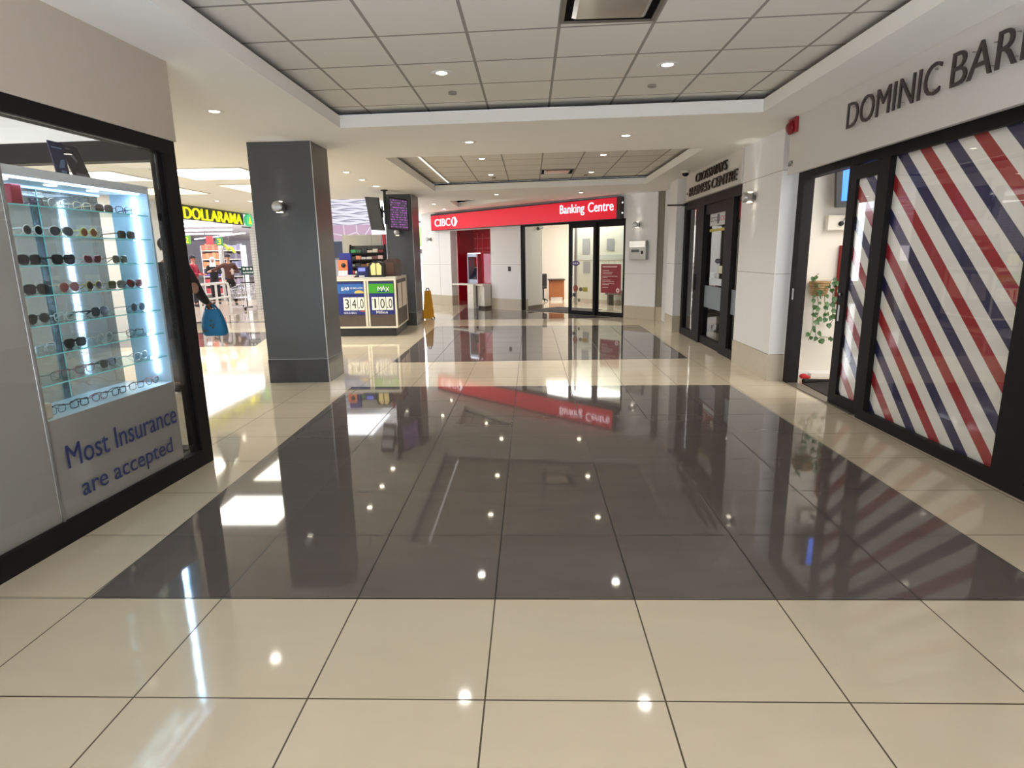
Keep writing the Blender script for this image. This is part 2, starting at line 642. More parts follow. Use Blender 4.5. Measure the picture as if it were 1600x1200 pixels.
# ------------------------------------------------------------------ recessed downlights
DL = [(-2.742, 5.531, 2.72, 'round recessed downlight between the glasses shop corner and the first dark column'),
      (-2.77, 9.46, 2.72, 'recessed downlight just beyond the first dark column, first of three in a row'),
      (-2.79, 10.41, 2.72, 'recessed downlight in the middle of the row of three above the lottery counter'),
      (-2.80, 11.36, 2.72, 'recessed downlight by the ceiling pole of the two monitors'),
      (-2.37, 15.41, 2.72, 'recessed downlight outside the red bank sign, before its white logo end'),
      (-2.36, 17.13, 2.72, 'recessed downlight close against the white logo end of the bank sign'),
      (-0.68, 7.236, 2.72, 'recessed downlight in the soffit between two trays, on the column side'),
      (1.07, 7.06, 2.72, 'recessed downlight in the soffit between two trays, on the barber side'),
      (-0.70, 13.317, 2.72, 'recessed downlight in the soffit just before the triangular tray'),
      (1.093, 13.255, 2.72, 'recessed downlight above the writing of the red bank sign'),
      (-1.19, 15.2, 2.88, 'recessed downlight inside the small triangular ceiling tray'),
      (-0.69, 5.166, 2.88, 'recessed downlight in the large tray, on the column side'),
      (1.082, 5.102, 2.88, 'recessed downlight in the large tray, on the barber side'),
      (-0.71, 9.519, 2.88, 'recessed downlight in the second tray, near edge on the column side'),
      (1.10, 9.402, 2.88, 'recessed downlight in the second tray, near edge on the barber side'),
      (-0.693, 11.367, 2.88, 'recessed downlight in the second tray, far edge on the column side'),
      (1.111, 11.297, 2.88, 'recessed downlight in the second tray, far edge on the barber side'),
      (-6.88, 13.54, 2.72, 'recessed downlight in the ceiling before the yellow store sign')]
proto = None
for i, (x, y, z, lab) in enumerate(DL):
    if proto is None:
        t = thing('downlight', lab, 'ceiling light', (x, y, z), 0, 'recessed downlights')
        q = MB(Matrix.Translation((x, y, z)))
        q.lathe([(0.043, -0.0015), (0.050, -0.005), (0.080, -0.005), (0.085, -0.0005)], seg=28)
        q.build('trim_ring', WHITE, t)
        q = MB(Matrix.Translation((x, y, z)))
        q.lathe([(0.0, -0.0015), (0.043, -0.0015), (0.043, -0.0005), (0.0, -0.0005)], seg=24)
        q.build('lens', LAMPE, t)
        proto = t
    else:
        t = copy_tree(proto)
        t.location = (x, y, z)
        t['label'] = lab
    lamp('downlight_beam', (x, y, z - 0.02), DOWN * (1.0 if y > 12.8 else 4.8 if y > 6.5 else 1.0), 'SPOT', 0.05, WARM, angle=radians(125), blend=0.8)
for (x, y) in ((-0.69, 2.1), (1.08, 2.1), (-0.69, -0.9), (1.08, -0.9)):
    lamp('downlight_beam', (x, y, 2.86), DOWN * 0.4, 'SPOT', 0.05, WARM, angle=radians(125), blend=0.8)

# concealed sprinkler caps
for (x, y, lab) in ((-0.676, 5.743, 'small flat sprinkler cap in the large tray, on the column side'), (1.077, 5.676, 'small flat sprinkler cap in the large tray, on the barber side'),
                    (-0.66, 11.75, 'small flat sprinkler cap at the far edge of the second tray, column side'), (1.04, 11.62, 'small flat sprinkler cap at the far edge of the second tray, barber side')):
    q = MB()
    q.lathe([(0.0, -0.018), (0.035, -0.018), (0.04, -0.012), (0.034, -0.0005), (0.0, -0.0005)], (x, y, 2.88), 20)
    tag(q.build('sprinkler_cap', mat('cap_grey', (150, 144, 132), 0.5)), lab, 'sprinkler', 'sprinkler caps in the ceiling trays')

# air diffusers
for (x, y, lab) in ((0.495, 3.87, 'square metal air diffuser in the large ceiling tray'), (0.49, 11.1, 'metal air diffuser in the second tray reflecting the red sign')):
    t = thing('air_diffuser', lab, 'air vent', (x, y, 2.88), 0, 'ceiling air diffusers')
    q = MB(Matrix.Translation((x, y, 2.88)))
    q.box(-0.295, 0.295, -0.295, -0.27, -0.012, -0.0008).box(-0.295, 0.295, 0.27, 0.295, -0.012, -0.0008)
    q.box(-0.295, -0.27, -0.27, 0.27, -0.012, -0.0008).box(0.27, 0.295, -0.27, 0.27, -0.012, -0.0008)
    q.build('frame', mat('diffuser_frame', (120, 112, 102), 0.4, metal=0.4), t)
    q = MB(Matrix.Translation((x, y, 2.88)))
    q.box(-0.27, 0.27, -0.27, 0.27, -0.004, -0.0008)
    q.build('painted_duct_shade', GAP_SHADE, t)  # flat black sheet painting the shade inside the diffuser
    q = MB(Matrix.Translation((x, y, 2.88)))
    q.add([(-0.2, -0.2, -0.02), (0.2, -0.2, -0.02), (0.2, 0.2, -0.02), (-0.2, 0.2, -0.02), (-0.225, -0.225, -0.005), (0.225, -0.225, -0.005), (0.225, 0.225, -0.005), (-0.225, 0.225, -0.005)],
          [(0, 1, 2, 3), (0, 1, 5, 4), (1, 2, 6, 5), (2, 3, 7, 6), (3, 0, 4, 7)])
    q.build('face_plate', mat('diffuser_plate', (190, 182, 170), 0.14, metal=0.75), t)

t = thing('linear_light', 'slim linear light strip along the second ceiling tray', 'ceiling light', (-1.59, 10.6, 2.88))
q = MB()
q.box(-1.612, -1.568, 8.3, 12.3, 2.862, 2.8795)
q.build('housing', WHITE, t)
q = MB()
q.box(-1.604, -1.576, 8.32, 12.28, 2.858, 2.8618)
q.build('diffuser', mat('line_led', (240, 240, 236), 0.5, emit=0.9), t)

# flat light panels in the soffit beyond the glasses shop
for k, (x0, x1, y0, y1, warm, lab) in enumerate(((-5.36, -4.05, 8.72, 9.95, 0, 'bright square ceiling light panel right behind the first dark column'),
                                               (-7.2, -5.97, 8.80, 9.9, 0, 'bright square ceiling light panel seen through the glasses shop window'),
                                               (-7.4, -6.2, 10.9, 12.0, 1, 'ceiling light panel in the second row, seen across the glasses shop post'),
                                               (-5.40, -4.2, 10.65, 12.1, 1, 'yellowish ceiling light panel in the second row, beside the column'),
                                               (-7.2, -5.97, 6.6, 7.7, 0, 'ceiling light panel above the far side of the glasses shop, with a bluish face'))):
    t = thing('ceiling_troffer', lab, 'ceiling light', ((x0 + x1) / 2, (y0 + y1) / 2, 2.72), 0, 'flat ceiling light panels')
    q = MB()
    for (a0, a1, c0, c1) in ((x0, x1, y0, y0 + 0.03), (x0, x1, y1 - 0.03, y1), (x0, x0 + 0.03, y0 + 0.03, y1 - 0.03), (x1 - 0.03, x1, y0 + 0.03, y1 - 0.03)):
        q.box(a0, a1, c0, c1, 2.706, 2.7195)
    q.build('frame', WHITE, t)
    q = MB()
    q.box(x0 + 0.03, x1 - 0.03, y0 + 0.03, y1 - 0.03, 2.71, 2.7195)
    q.build('diffuser', PANELY if warm else PANELE, t)
    lamp('panel_light', ((x0 + x1) / 2, (y0 + y1) / 2, 2.70), 26 if warm else 34, size=x1 - x0 - 0.1, size_y=y1 - y0 - 0.1, color=(1, 0.98, 0.9))

# ------------------------------------------------------------------ optician's shop front
ws = struct(MB(LEFT).box(-10.5, 1.735, 0.0, 0.10, 0.0, 0.115).build('window_1', FRAMEB), 'dark framed shop window of the glasses shop', 'window')
q = MB(LEFT)
q.box(-10.5, 1.735, 0.0, 0.10, 2.14, 2.225)
q.build('head_rail', FRAMEB, ws)
q = MB(LEFT)
q.box(1.615, 1.735, 0.0, 0.10, 0.1152, 2.1398)
q.box(1.568, 1.6148, 0.02, 0.06, 0.1152, 2.1398)
q.build('corner_post', FRAMEB, ws)
q = MB(LEFT)
q.box(-10.5, 0.425, 0.03, 0.038, 0.1155, 2.1395)
q.build('pane', GLASS, ws)
q = MB(LEFT)
q.box(0.437, 1.5675, 0.03, 0.038, 0.1155, 2.1395)
q.build('pane', GLASS, ws)
q = MB(LEFT)
q.box(0.426, 0.436, 0.026, 0.042, 0.1155, 2.1395)
q.build('joint_strip', STEEL, ws)
q = MB(LEFT)
q.box(-10.5, 0.424, 0.0385, 0.0392, 0.1155, 1.90)
q.build('frosted_film', FROST, ws)
q = MB(LEFT)
q.box(0.438, 1.46, 0.0385, 0.0392, 0.1155, 0.655)
q.build('frosted_film', FROST, ws)
lettering(ws, 'Most Insurance', LEFT, 0.513, 1.425, 0.378, 0.505, 0.0012, 0.0292, NAVY, 0.0)
lettering(ws, 'are accepted', LEFT, 0.575, 1.345, 0.165, 0.30, 0.0012, 0.0292, NAVY, 0.0)
# fascia above it
q = MB(LEFT)
q.box(-10.5, 1.755, -0.005, 0.16, 2.226, 2.7195)
struct(q.build('wall_left', mat('left_fascia', (196, 184, 168), 0.8, noise=0.03, scale=50)), 'plain beige fascia over the glasses shop window', 'wall')
# far side glazing of the corner shop
w2 = struct(MB(LEFT).box(1.63, 1.735, 0.101, 4.6, 0.0, 0.115).build('window_2', FRAMEB), 'dark framed side window of the corner glasses shop', 'window')
q = MB(LEFT)
q.box(1.63, 1.735, 0.101, 4.6, 2.10, 2.225)
for n in (1.6, 3.1, 4.5):
    q.box(1.64, 1.725, n, n + 0.07, 0.1155, 2.0995)
q.build('mullions', FRAMEB, w2)
for n0, n1 in ((0.105, 1.598), (1.672, 3.098), (3.172, 4.498)):
    q = MB(LEFT)
    q.box(1.675, 1.683, n0, n1, 0.1155, 2.0995)
    q.build('pane', GLASS, w2)
q = MB(LEFT)
q.box(1.62, 1.755, 0.101, 4.6, 2.226, 2.7195)
struct(q.build('wall_shop_side', PAINT), 'white fascia above the side window of the glasses shop', 'wall')
q = MB(LEFT)
q.box(-5, 1.619, 0.165, 4.6, 2.55, 2.6)
struct(q.build('ceiling_shop', mat('shop_ceiling', (236, 236, 232), 0.8)), 'white ceiling inside the glasses shop', 'ceiling')
q = MB(LEFT)
q.box(-5, 1.62, 4.61, 4.7, 0, 2.6).box(-5.1, -5, 0.165, 4.7, 0, 2.6)
struct(q.build('wall_shop_back', WALLW), 'white back wall inside the glasses shop', 'wall')

# display case behind the glass
SH = [1.735, 1.588, 1.440, 1.290, 1.139, 0.987, 0.833]
t = thing('display_case', 'lit glass display case full of eyewear behind the shop window', 'display case', (0.95, 0.2, 0), 0, None, LEFT)
CASEW = mat('white_laminate', (235, 240, 244), 0.35)
q = MB(LEFT)
q.box(0.45, 1.475, 0.045, 0.40, 1.865, 1.912)
q.build('top_panel', CASEW, t)
q = MB(LEFT)
q.box(0.45, 1.475, 0.045, 0.40, 0.60, 0.654)
q.build('bottom_board', CASEW, t)
q = MB(LEFT)
q.box(1.458, 1.475, 0.045, 0.30, 0.655, 1.8645)
q.build('side_panel', mat('acrylic_side', (205, 228, 240), 0.3), t)
q = MB(LEFT)
q.box(0.45, 0.458, 0.07, 0.38, 0.655, 1.8645)
q.build('side_glass', SHELFG, t)
q = MB(LEFT)
q.box(0.438, 0.45, 0.043, 0.07, 0.60, 1.912)
q.build('edge_post', mat('aluminium_post', (150, 148, 142), 0.45, metal=0.5), t)
for s0, s1, n in ((0.459, 0.99, 0.372), (0.95, 1.457, 0.382)):
    q = MB(LEFT)
    q.box(s0, s1, n, n + 0.006, 0.655, 1.8645)
    q.build('back_door', BACKG, t)
    q = MB(LEFT)
    e = s1 - 0.004 if s0 < 0.5 else s0
    q.box(e, e + 0.004, n - 0.003, n - 0.0003, 0.66, 1.86)
    q.build('door_edge', GREENEDGE, t)
for z in SH:
    sh = MB(LEFT)
    sh.box(0.4585, 1.4575, 0.06, 0.368, z - 0.006, z)
    so = sh.build('shelf', SHELFG, t)
    q = MB(LEFT)
    q.box(0.4585, 1.4575, 0.0565, 0.0598, z - 0.006, z)
    q.build('shelf_edge', GREENEDGE, so)
q = MB(LEFT)
q.box(0.475, 1.40, 0.055, 0.068, 1.855, 1.8648)
q.build('led_strip', LED, t)
q = MB(LEFT)
q.box(0.475, 1.44, 0.352, 0.362, 1.855, 1.8648)
q.build('led_strip', mat('led_strip_dim', (210, 232, 255), 0.5, emit=2.4, emit_rgb=(150, 196, 255)), t)
q = MB(LEFT)
q.box(1.446, 1.4578, 0.13, 0.148, 0.72, 1.84)
q.build('led_strip', mat('led_strip_bright', (226, 240, 255), 0.5, emit=24, emit_rgb=(178, 212, 255)), t)
q = MB(LEFT)
q.box(0.4585, 0.47, 0.13, 0.148, 0.72, 1.84)
q.build('led_strip', LED, t)
q = MB(LEFT)
q.box(0.47, 1.45, 0.08, 0.39, 0.0, 0.5995)
q.build('base_cabinet', mat('grey_laminate', (176, 173, 168), 0.5), t)
for s in (0.6, 0.9, 1.2):
    q = MB(LEFT)
    q.lathe([(0, 1.861), (0.03, 1.861), (0.03, 1.8648), (0, 1.8648)], (s, 0.2, 0), 16)
    q.build('puck_light', mat('puck', (255, 255, 255), 0.4, emit=5), t)
lamp('case_light', LEFT @ Vector((0.95, 0.2, 1.85)), 2.2, size=0.8, size_y=0.2, color=(0.56, 0.76, 1.0), rot=(0, 0, radians(90)))
lamp('case_light', LEFT @ Vector((1.43, 0.14, 1.28)), 2.6, size=0.03, size_y=1.1, color=(0.6, 0.8, 1.0), rot=(radians(-90), 0, radians(-3)))


# eyewear ---------------------------------------------------------------------------------
def rim_outline(kind):
    pts = []
    for k in range(20):
        a = 2 * pi * k / 20
        c, s_ = cos(a), sin(a)
        if kind == 'round':
            x, z = 0.0235 * c, 0.0225 * s_
        elif kind == 'aviator':
            x, z = 0.029 * c, (0.019 if s_ > 0 else 0.028) * s_
            x += -0.004 * min(0, s_)
        elif kind == 'square':
            n = 4.0
            x = 0.027 * math.copysign(abs(c) ** (2 / n), c)
            z = 0.020 * math.copysign(abs(s_) ** (2 / n), s_)
        elif kind == 'cat':
            n = 2.6
            x = 0.028 * math.copysign(abs(c) ** (2 / n), c)
            z = 0.020 * math.copysign(abs(s_) ** (2 / n), s_) + 0.006 * max(0, c)
        else:   # wayfarer
            n = 3.2
            z = 0.0215 * math.copysign(abs(s_) ** (2 / n), s_)
            x = 0.0275 * math.copysign(abs(c) ** (2 / n), c) * (1 + 0.1 * s_)
        pts.append((x, z))
    return pts


def lens_mat(name, rgb, clear):
    if name in MATS:
        return MATS[name]
    if clear:
        return glass(name, (0.93, 0.95, 0.95), 1.4)
    n = NB(name)
    n.b.inputs['Base Color'].default_value = lin(rgb) + (1,)
    n.b.inputs['Roughness'].default_value = 0.08
    n.b.inputs['Alpha'].default_value = 0.86
    return n.m


def eyewear(kind, frame_rgb, lens_rgb, thick, clear, folded=False):
    """a pair of glasses standing on its rims and temples, facing -y, 0.14 m wide"""
    root = bpy.data.objects.new('eyeglasses' if clear else 'sunglasses', None)
    root.empty_display_size = 0.05
    C.objects.link(root)
    fm = mat('frame_%d_%d_%d' % frame_rgb, frame_rgb, 0.25)
    lm = lens_mat('lens_clear' if clear else 'lens_%d_%d_%d' % lens_rgb, lens_rgb, clear)
    pts = rim_outline(kind)
    zc = -min(p[1] for p in pts) + thick
    q = MB()
    for sx in (-1, 1):
        q.tube([(sx * 0.034 + sx * x, 0.004 * abs(x) / 0.03, z + zc) for x, z in pts], thick, 6, closed=True)
    q.tube([(-0.009, 0, zc + 0.006), (0, -0.002, zc + 0.010), (0.009, 0, zc + 0.006)], thick * 1.1, 6)
    q.build('rims', fm, root)
    for sx in (-1, 1):
        q = MB()
        o = [(sx * 0.034 + sx * x * 0.97, 0.0, z * 0.97 + zc) for x, z in pts]
        q.prism(o, (0, 0.0015, 0))
        q.build('lens', lm, root)
    for sx in (-1, 1):
        q = MB()
        if folded:
            y = 0.008 if sx < 0 else 0.013
            q.tube([(sx * 0.063, 0.004, zc + 0.006), (sx * 0.066, y, zc + 0.006), (-sx * 0.03, y + 0.004, zc + 0.003), (-sx * 0.052, y + 0.004, zc - 0.012)], [thick * 1.1] * 3 + [thick], 6)
        else:
            q.tube([(sx * 0.062, 0.003, zc + 0.008), (sx * 0.069, 0.012, zc + 0.008), (sx * 0.068, 0.09, zc + 0.002), (sx * 0.066, 0.125, thick + 0.001)], [thick * 1.1, thick * 1.1, thick * 1.1, thick], 6)
        q.build('temple', fm, root)
    return root


KINDS = {
    'purple': ('square', (70, 30, 70), (0, 0, 0), 0.0022, True, 'thin dark purple reading glasses'),
    'clearround': ('round', (205, 205, 195), (0, 0, 0), 0.0018, True, 'clear framed round glasses'),
    'gold': ('square', (214, 196, 150), (0, 0, 0), 0.0016, True, 'pale gold wire glasses'),
    'brown': ('square', (92, 66, 54), (110, 92, 70), 0.0026, False, 'brown framed tinted glasses'),
    'whitedark': ('round', (226, 224, 214), (34, 28, 26), 0.0028, False, 'white framed sunglasses with near black lenses'),
    'whitegrey': ('aviator', (226, 226, 222), (86, 84, 84), 0.0024, False, 'large white framed sunglasses with grey lenses'),
    'orange': ('round', (214, 204, 110), (150, 78, 22), 0.0032, False, 'yellow framed sunglasses with amber lenses'),
    'black': ('wayfarer', (14, 14, 18), (24, 24, 40), 0.0036, False, 'black wayfarer sunglasses'),
    'pink': ('cat', (222, 182, 186), (124, 72, 76), 0.0032, False, 'pale pink framed sunglasses'),
    'olive': ('square', (140, 134, 100), (92, 92, 66), 0.0024, False, 'olive tinted sunglasses'),
    'rosegold': ('aviator', (224, 190, 170), (186, 120, 116), 0.0018, False, 'rose gold aviator sunglasses'),
    'blackgold': ('round', (196, 170, 96), (20, 20, 22), 0.0026, False, 'gold framed round black sunglasses'),
    'redbrown': ('cat', (120, 46, 40), (130, 62, 50), 0.003, False, 'red brown tortoise sunglasses'),
    'aviator': ('aviator', (24, 26, 28), (22, 28, 32), 0.002, False, 'black aviator sunglasses'),
    'clear': ('square', (222, 226, 226), (0, 0, 0), 0.0024, True, 'transparent framed glasses'),
    'clubmaster': ('wayfarer', (26, 28, 26), (36, 44, 42), 0.0024, False, 'black browline sunglasses with green black lenses'),
    'tortoise': ('square', (70, 44, 40), (0, 0, 0), 0.0024, True, 'dark tortoise reading glasses'),
    'wire': ('square', (60, 60, 62), (0, 0, 0), 0.0014, True, 'thin dark wire reading glasses'),
    'rose': ('cat', (176, 120, 130), (0, 0, 0), 0.0022, True, 'dusty rose reading glasses'),
    'greysun': ('round', (120, 124, 130), (96, 104, 116), 0.0018, False, 'grey tinted thin sunglasses'),
}
ORD = ['first', 'second', 'third', 'fourth', 'fifth', 'sixth']
ROWS = [  # (s along the case, kind, turn)
    [(0.692, 'purple', 3), (0.857, 'clearround', -3), (1.022, 'gold', 3), (1.187, 'brown', 0), (1.352, 'purple', -2)],
    [(0.665, 'whitedark', 5), (0.845, 'whitegrey', -6), (1.037, 'orange', 3), (1.34, 'brown', -3)],
    [(0.615, 'black', 3), (0.828, 'black', -5), (1.035, 'pink', 2), (1.255, 'olive', 6)],
    [(0.625, 'black', -4), (0.835, 'rosegold', 3), (1.015, 'blackgold', 5), (1.195, 'olive', -2), (1.355, 'redbrown', 2)],
    [(0.605, 'aviator', 2), (0.775, 'clear', -2), (1.03, 'black', 5), (1.35, 'greysun', 2)],
    [(0.618, 'clear', 4), (0.813, 'clubmaster', -5), (1.035, 'clearround', 3), (1.29, 'wire', -6)],
    [(0.68, 'wire', 3), (0.85, 'rose', -2), (1.03, 'clubmaster', 6), (1.31, 'clear', 5)],
    [(0.62, 'wire', 6), (0.77, 'tortoise', -3), (0.925, 'rose', 2), (1.08, 'tortoise', 3), (1.235, 'wire', -3), (1.385, 'rose', 2)],
]
SHN = ['top shelf', 'second shelf', 'third shelf', 'middle shelf', 'fifth shelf', 'sixth shelf', 'lowest shelf', 'bottom board']
protos = {}
for r, row in enumerate(ROWS):
    z = (SH + [0.654])[r]
    for k, (s, kind, turn) in enumerate(row):
        spec = KINDS[kind]
        if kind not in protos:
            g = protos[kind] = eyewear(*spec[:5])
        else:
            g = copy_tree(protos[kind])
        g.location = LEFT @ Vector((s, 0.13, z + 0.0006))
        k_ = 1.0 if r == 7 else 1.1
        g.scale = (k_, k_, k_)
        g.rotation_euler = (0, 0, math.atan2(0.99845, 0.05567) + radians(turn))
        tag(g, '%s, %s pair on the %s of the case' % (spec[5], ORD[k], SHN[r]), 'glasses', 'eyewear in the lit display case')

q = MB(LEFT)
q.rbox(0.545, 0.61, 0.10, 0.15, 1.7355, 1.835, 0.008)
tag(q.build('spectacle_case', mat('red_leather', (150, 26, 42), 0.45)), 'upright red spectacle case on the top glass shelf', 'case')
q = MB(LEFT)
q.rbox(0.475, 0.535, 0.075, 0.125, 0.6545, 0.74, 0.012)
tag(q.build('spectacle_pouch', mat('cream_pouch', (222, 212, 190), 0.7, noise=0.15, scale=30)), 'small cream pouch at the near end of the bottom board', 'case')
for k, (b0, b1, t0, t1, rgbc, rgbf, lab) in enumerate(((0.868, 0.955, 0.872, 0.968, (34, 38, 84), (120, 150, 190), 'navy display card with a pale blue figure on top of the case'),
                                                      (1.0, 1.125, 0.962, 1.085, (46, 48, 60), (128, 132, 148), 'charcoal display card with grey print beside the navy card'))):
    t = thing('display_card', lab, 'display card', ((b0 + b1) / 2, 0.13, 1.912), 0, None, LEFT)
    n = 0.12 + 0.012 * k
    zt = 2.09 - 0.004 * k

    def on_card(f, h, off):
        x = (b0 + (b1 - b0) * f) * (1 - h) + (t0 + (t1 - t0) * f) * h
        return (x, n + 0.03 * h - off, 1.9125 + (zt - 1.9125) * h)
    q = MB(LEFT)
    q.prism([on_card(0, 1, 0), on_card(1, 1, 0), on_card(1, 0, 0), on_card(0, 0, 0)], (0, 0.006, 0))
    q.build('board', mat('card_%d' % k, rgbc, 0.4), t)
    q = MB(LEFT)
    shapes = [[(0.3, 0.22), (0.75, 0.25), (0.85, 0.5), (0.55, 0.46), (0.45, 0.36)], [(0.4, 0.08), (0.8, 0.08), (0.8, 0.16), (0.4, 0.16)], [(0.12, 0.80), (0.85, 0.80), (0.85, 0.84), (0.12, 0.84)]] if k == 0 else \
        [[(0.3, 0.72), (0.5, 0.74), (0.62, 0.56), (0.52, 0.50), (0.42, 0.64)], [(0.2, 0.08), (0.85, 0.06), (0.85, 0.16), (0.2, 0.18)], [(0.25, 0.88), (0.5, 0.88), (0.5, 0.92), (0.25, 0.92)]]
    for sh in shapes:
        q.prism([on_card(f, h, 0.0005) for f, h in sh], (0, -0.001, 0))
    q.build('print', mat('card_print_%d' % k, rgbf, 0.5), t)

# ------------------------------------------------------------------ dark columns
for k, (x0, x1, y0, y1, lab) in enumerate(((-3.125, -2.41, 6.945, 7.50, 'big square dark grey stone column beside the beige floor'), (-3.0, -2.44, 12.82, 13.6, 'second dark grey stone column behind the lottery counter'))):
    o = struct(MB().box(x0, x1, y0, y1, 0.285, 2.7195).build('column', STONE), lab, 'column')
    q = MB()
    q.box(x0 - 0.004, x1 + 0.004, y0 - 0.004, y1 + 0.004, 0, 0.28)
    q.build('base', STONE2, o)
    q = MB()
    q.box(x1 - 0.004, x1 + 0.006, y0 - 0.006, y0 + 0.004, 0, 2.7195)
    q.build('corner_trim', STEEL, o)
    q = MB()
    q.box(x0, x1, y0 - 0.001, y1, 0.28, 0.285)
    q.build('joint', STEEL, o)


def sconce(loc, normal, label, power=1.6):
    """short horizontal can that throws light up and down the wall"""
    nx, ny = normal
    t = thing('wall_sconce', label, 'wall light', loc, math.atan2(-nx, ny) + pi, 'round up and down wall lights')
    M = world_of(t)
    q = MB(M)
    q.lathe([(0.0, -0.14), (0.056, -0.14), (0.06, -0.134), (0.06, -0.03), (0.0, -0.03)], (0, 0, 0), 28, axis='y')
    q.build('can', STEEL, t)
    q = MB(M)
    q.lathe([(0.0, -0.1425), (0.046, -0.1425), (0.048, -0.1402), (0.0, -0.1402)], (0, 0, 0), 28, axis='y')
    q.build('end_cap', mat('cap_silver', (200, 202, 204), 0.35, metal=0.4), t)
    q = MB(M)
    q.lathe([(0.0, -0.03), (0.03, -0.03), (0.03, -0.0005), (0.0, -0.0005)], (0, 0, 0), 16, axis='y')
    q.build('wall_mount', STEEL, t)
    q = MB(M)
    q.box(-0.03, 0.03, -0.09, -0.04, 0.0575, 0.0606).box(-0.03, 0.03, -0.09, -0.04, -0.0606, -0.0575)
    q.build('lens', mat('sconce_lens', (255, 244, 220), 0.5, emit=6), t)
    for sg in (1, -1):
        p = M @ Vector((0, -0.06, sg * 0.075))
        lamp('sconce_beam', p, power, 'SPOT', 0.015, WARM, rot=(pi if sg > 0 else 0, 0, 0), angle=radians(50), blend=0.7)


sconce((-2.795, 6.945, 2.02), (0, -1), 'round wall light on the first dark column')
sconce((-2.75, 12.82, 1.95), (0, -1), 'round wall light on the second dark column under the screens')
sconce((2.70, 7.56, 2.085), (-1, 0), 'steel wall light on the white pillar beside the barber door')
sconce(tuple(BANK @ Vector((2.79, 0, 2.06))), (-0.68645, -0.72717), 'wall light over the steel cabinet on the bank wall')
sconce(tuple(BANK @ Vector((-4.65, 0, 1.96))), (-0.68645, -0.72717), 'small wall light at the far logo end of the bank wall')

# ------------------------------------------------------------------ lottery counter between the columns
WOODD = mat('dark_wood_laminate', (84, 72, 64), 0.4, noise=0.18, scale=14, stretch=(1, 1, 0.15))
CREAM = mat('cream_trim', (226, 220, 200), 0.4)
t = thing('shop_counter', 'dark wood lottery counter with cream trim behind the first column', 'counter', (-3.3, 11.9, 0))
YK, XR = 11.12, -2.49
q = MB()
q.box(-4.6, XR, YK, YK + 0.03, 0.155, 1.06)
q.build('front_panel', WOODD, t)
SIDE = [(XR, YK + 0.031), (XR - 0.09, 12.55)]
q = MB()
q.prism([(SIDE[0][0], SIDE[0][1], 0.155), (SIDE[1][0], SIDE[1][1], 0.155), (SIDE[1][0], SIDE[1][1], 1.06), (SIDE[0][0], SIDE[0][1], 1.06)], (-0.03, 0, 0))
q.build('side_panel', WOODD, t)
q = MB()
q.prism([(-4.6, YK + 0.03, 0), (XR - 0.03, YK + 0.03, 0), (XR - 0.11, 12.53, 0), (XR - 0.16, 12.53, 0), (XR - 0.09, YK + 0.1, 0), (-4.6, YK + 0.1, 0)], (0, 0, 0.15))
q.build('plinth', mat('plinth', (34, 32, 32), 0.35), t)
q = MB()
q.prism([(-4.6, YK - 0.01, 1.0605), (XR + 0.01, YK - 0.01, 1.0605), (XR - 0.08, 12.56, 1.0605), (XR - 0.6, 12.56, 1.0605), (XR - 0.55, YK + 0.5, 1.0605), (-4.6, YK + 0.5, 1.0605)], (0, 0, 0.03))
q.build('countertop', mat('counter_top', (206, 202, 190), 0.3), t)
q = MB()
for x0, x1 in ((-3.075, -3.035), (-3.02, -2.99)):
    q.box(x0, x1, YK - 0.014, YK - 0.0005, 0.19, 1.03)
q.box(-4.6, XR + 0.012, YK - 0.014, YK - 0.0005, 0.155, 0.189)
q.box(-4.6, XR + 0.012, YK - 0.014, YK - 0.0005, 1.0305, 1.0595)
q.box(XR - 0.022, XR + 0.014, YK - 0.014, YK - 0.0005, 0.19, 1.03)
q.build('front_trim', CREAM, t)
q = MB()
for z0, z1 in ((0.155, 0.18), (1.04, 1.06)):
    q.prism([(SIDE[0][0] + 0.001, SIDE[0][1], z0), (SIDE[1][0] + 0.001, SIDE[1][1], z0), (SIDE[1][0] + 0.001, SIDE[1][1], z1), (SIDE[0][0] + 0.001, SIDE[0][1], z1)], (0.012, 0, 0))
for f in (0.94,):
    q.prism([(XR - 0.09 * f + 0.001, YK + 0.031 + 1.4 * f, 0.1805), (XR - 0.09 + 0.001, 12.55, 0.1805), (XR - 0.09 + 0.001, 12.55, 1.0395), (XR - 0.09 * f + 0.001, YK + 0.031 + 1.4 * f, 1.0395)], (0.012, 0, 0))
q.build('side_trim', CREAM, t)

FK = FRONT(YK - 0.0005)
BLUE = mat('lottery_navy', (28, 40, 116), 0.35)
SKY = mat('lottery_blue', (44, 98, 168), 0.35, noise=0.25, scale=4)
GREEN = mat('lottery_green', (66, 160, 40), 0.35)
CARD = mat('digit_card', (238, 238, 226), 0.5)
INK = mat('black_ink', (20, 20, 20), 0.5)
WINK = mat('white_ink', (242, 242, 246), 0.5)


def lotto_sign(x0, x1, label, top, title):
    s = thing('lottery_sign', label, 'sign', ((x0 + x1) / 2, YK - 0.002, 0.42))
    q = MB()
    q.box(x0, x1, YK - 0.008, YK - 0.0006, 0.41, 1.005)
    q.build('board', BLUE, s)
    q = MB()
    q.box(x0, x1, YK - 0.0105, YK - 0.0085, 0.80, 0.975)
    q.build('header', top, s)
    return s


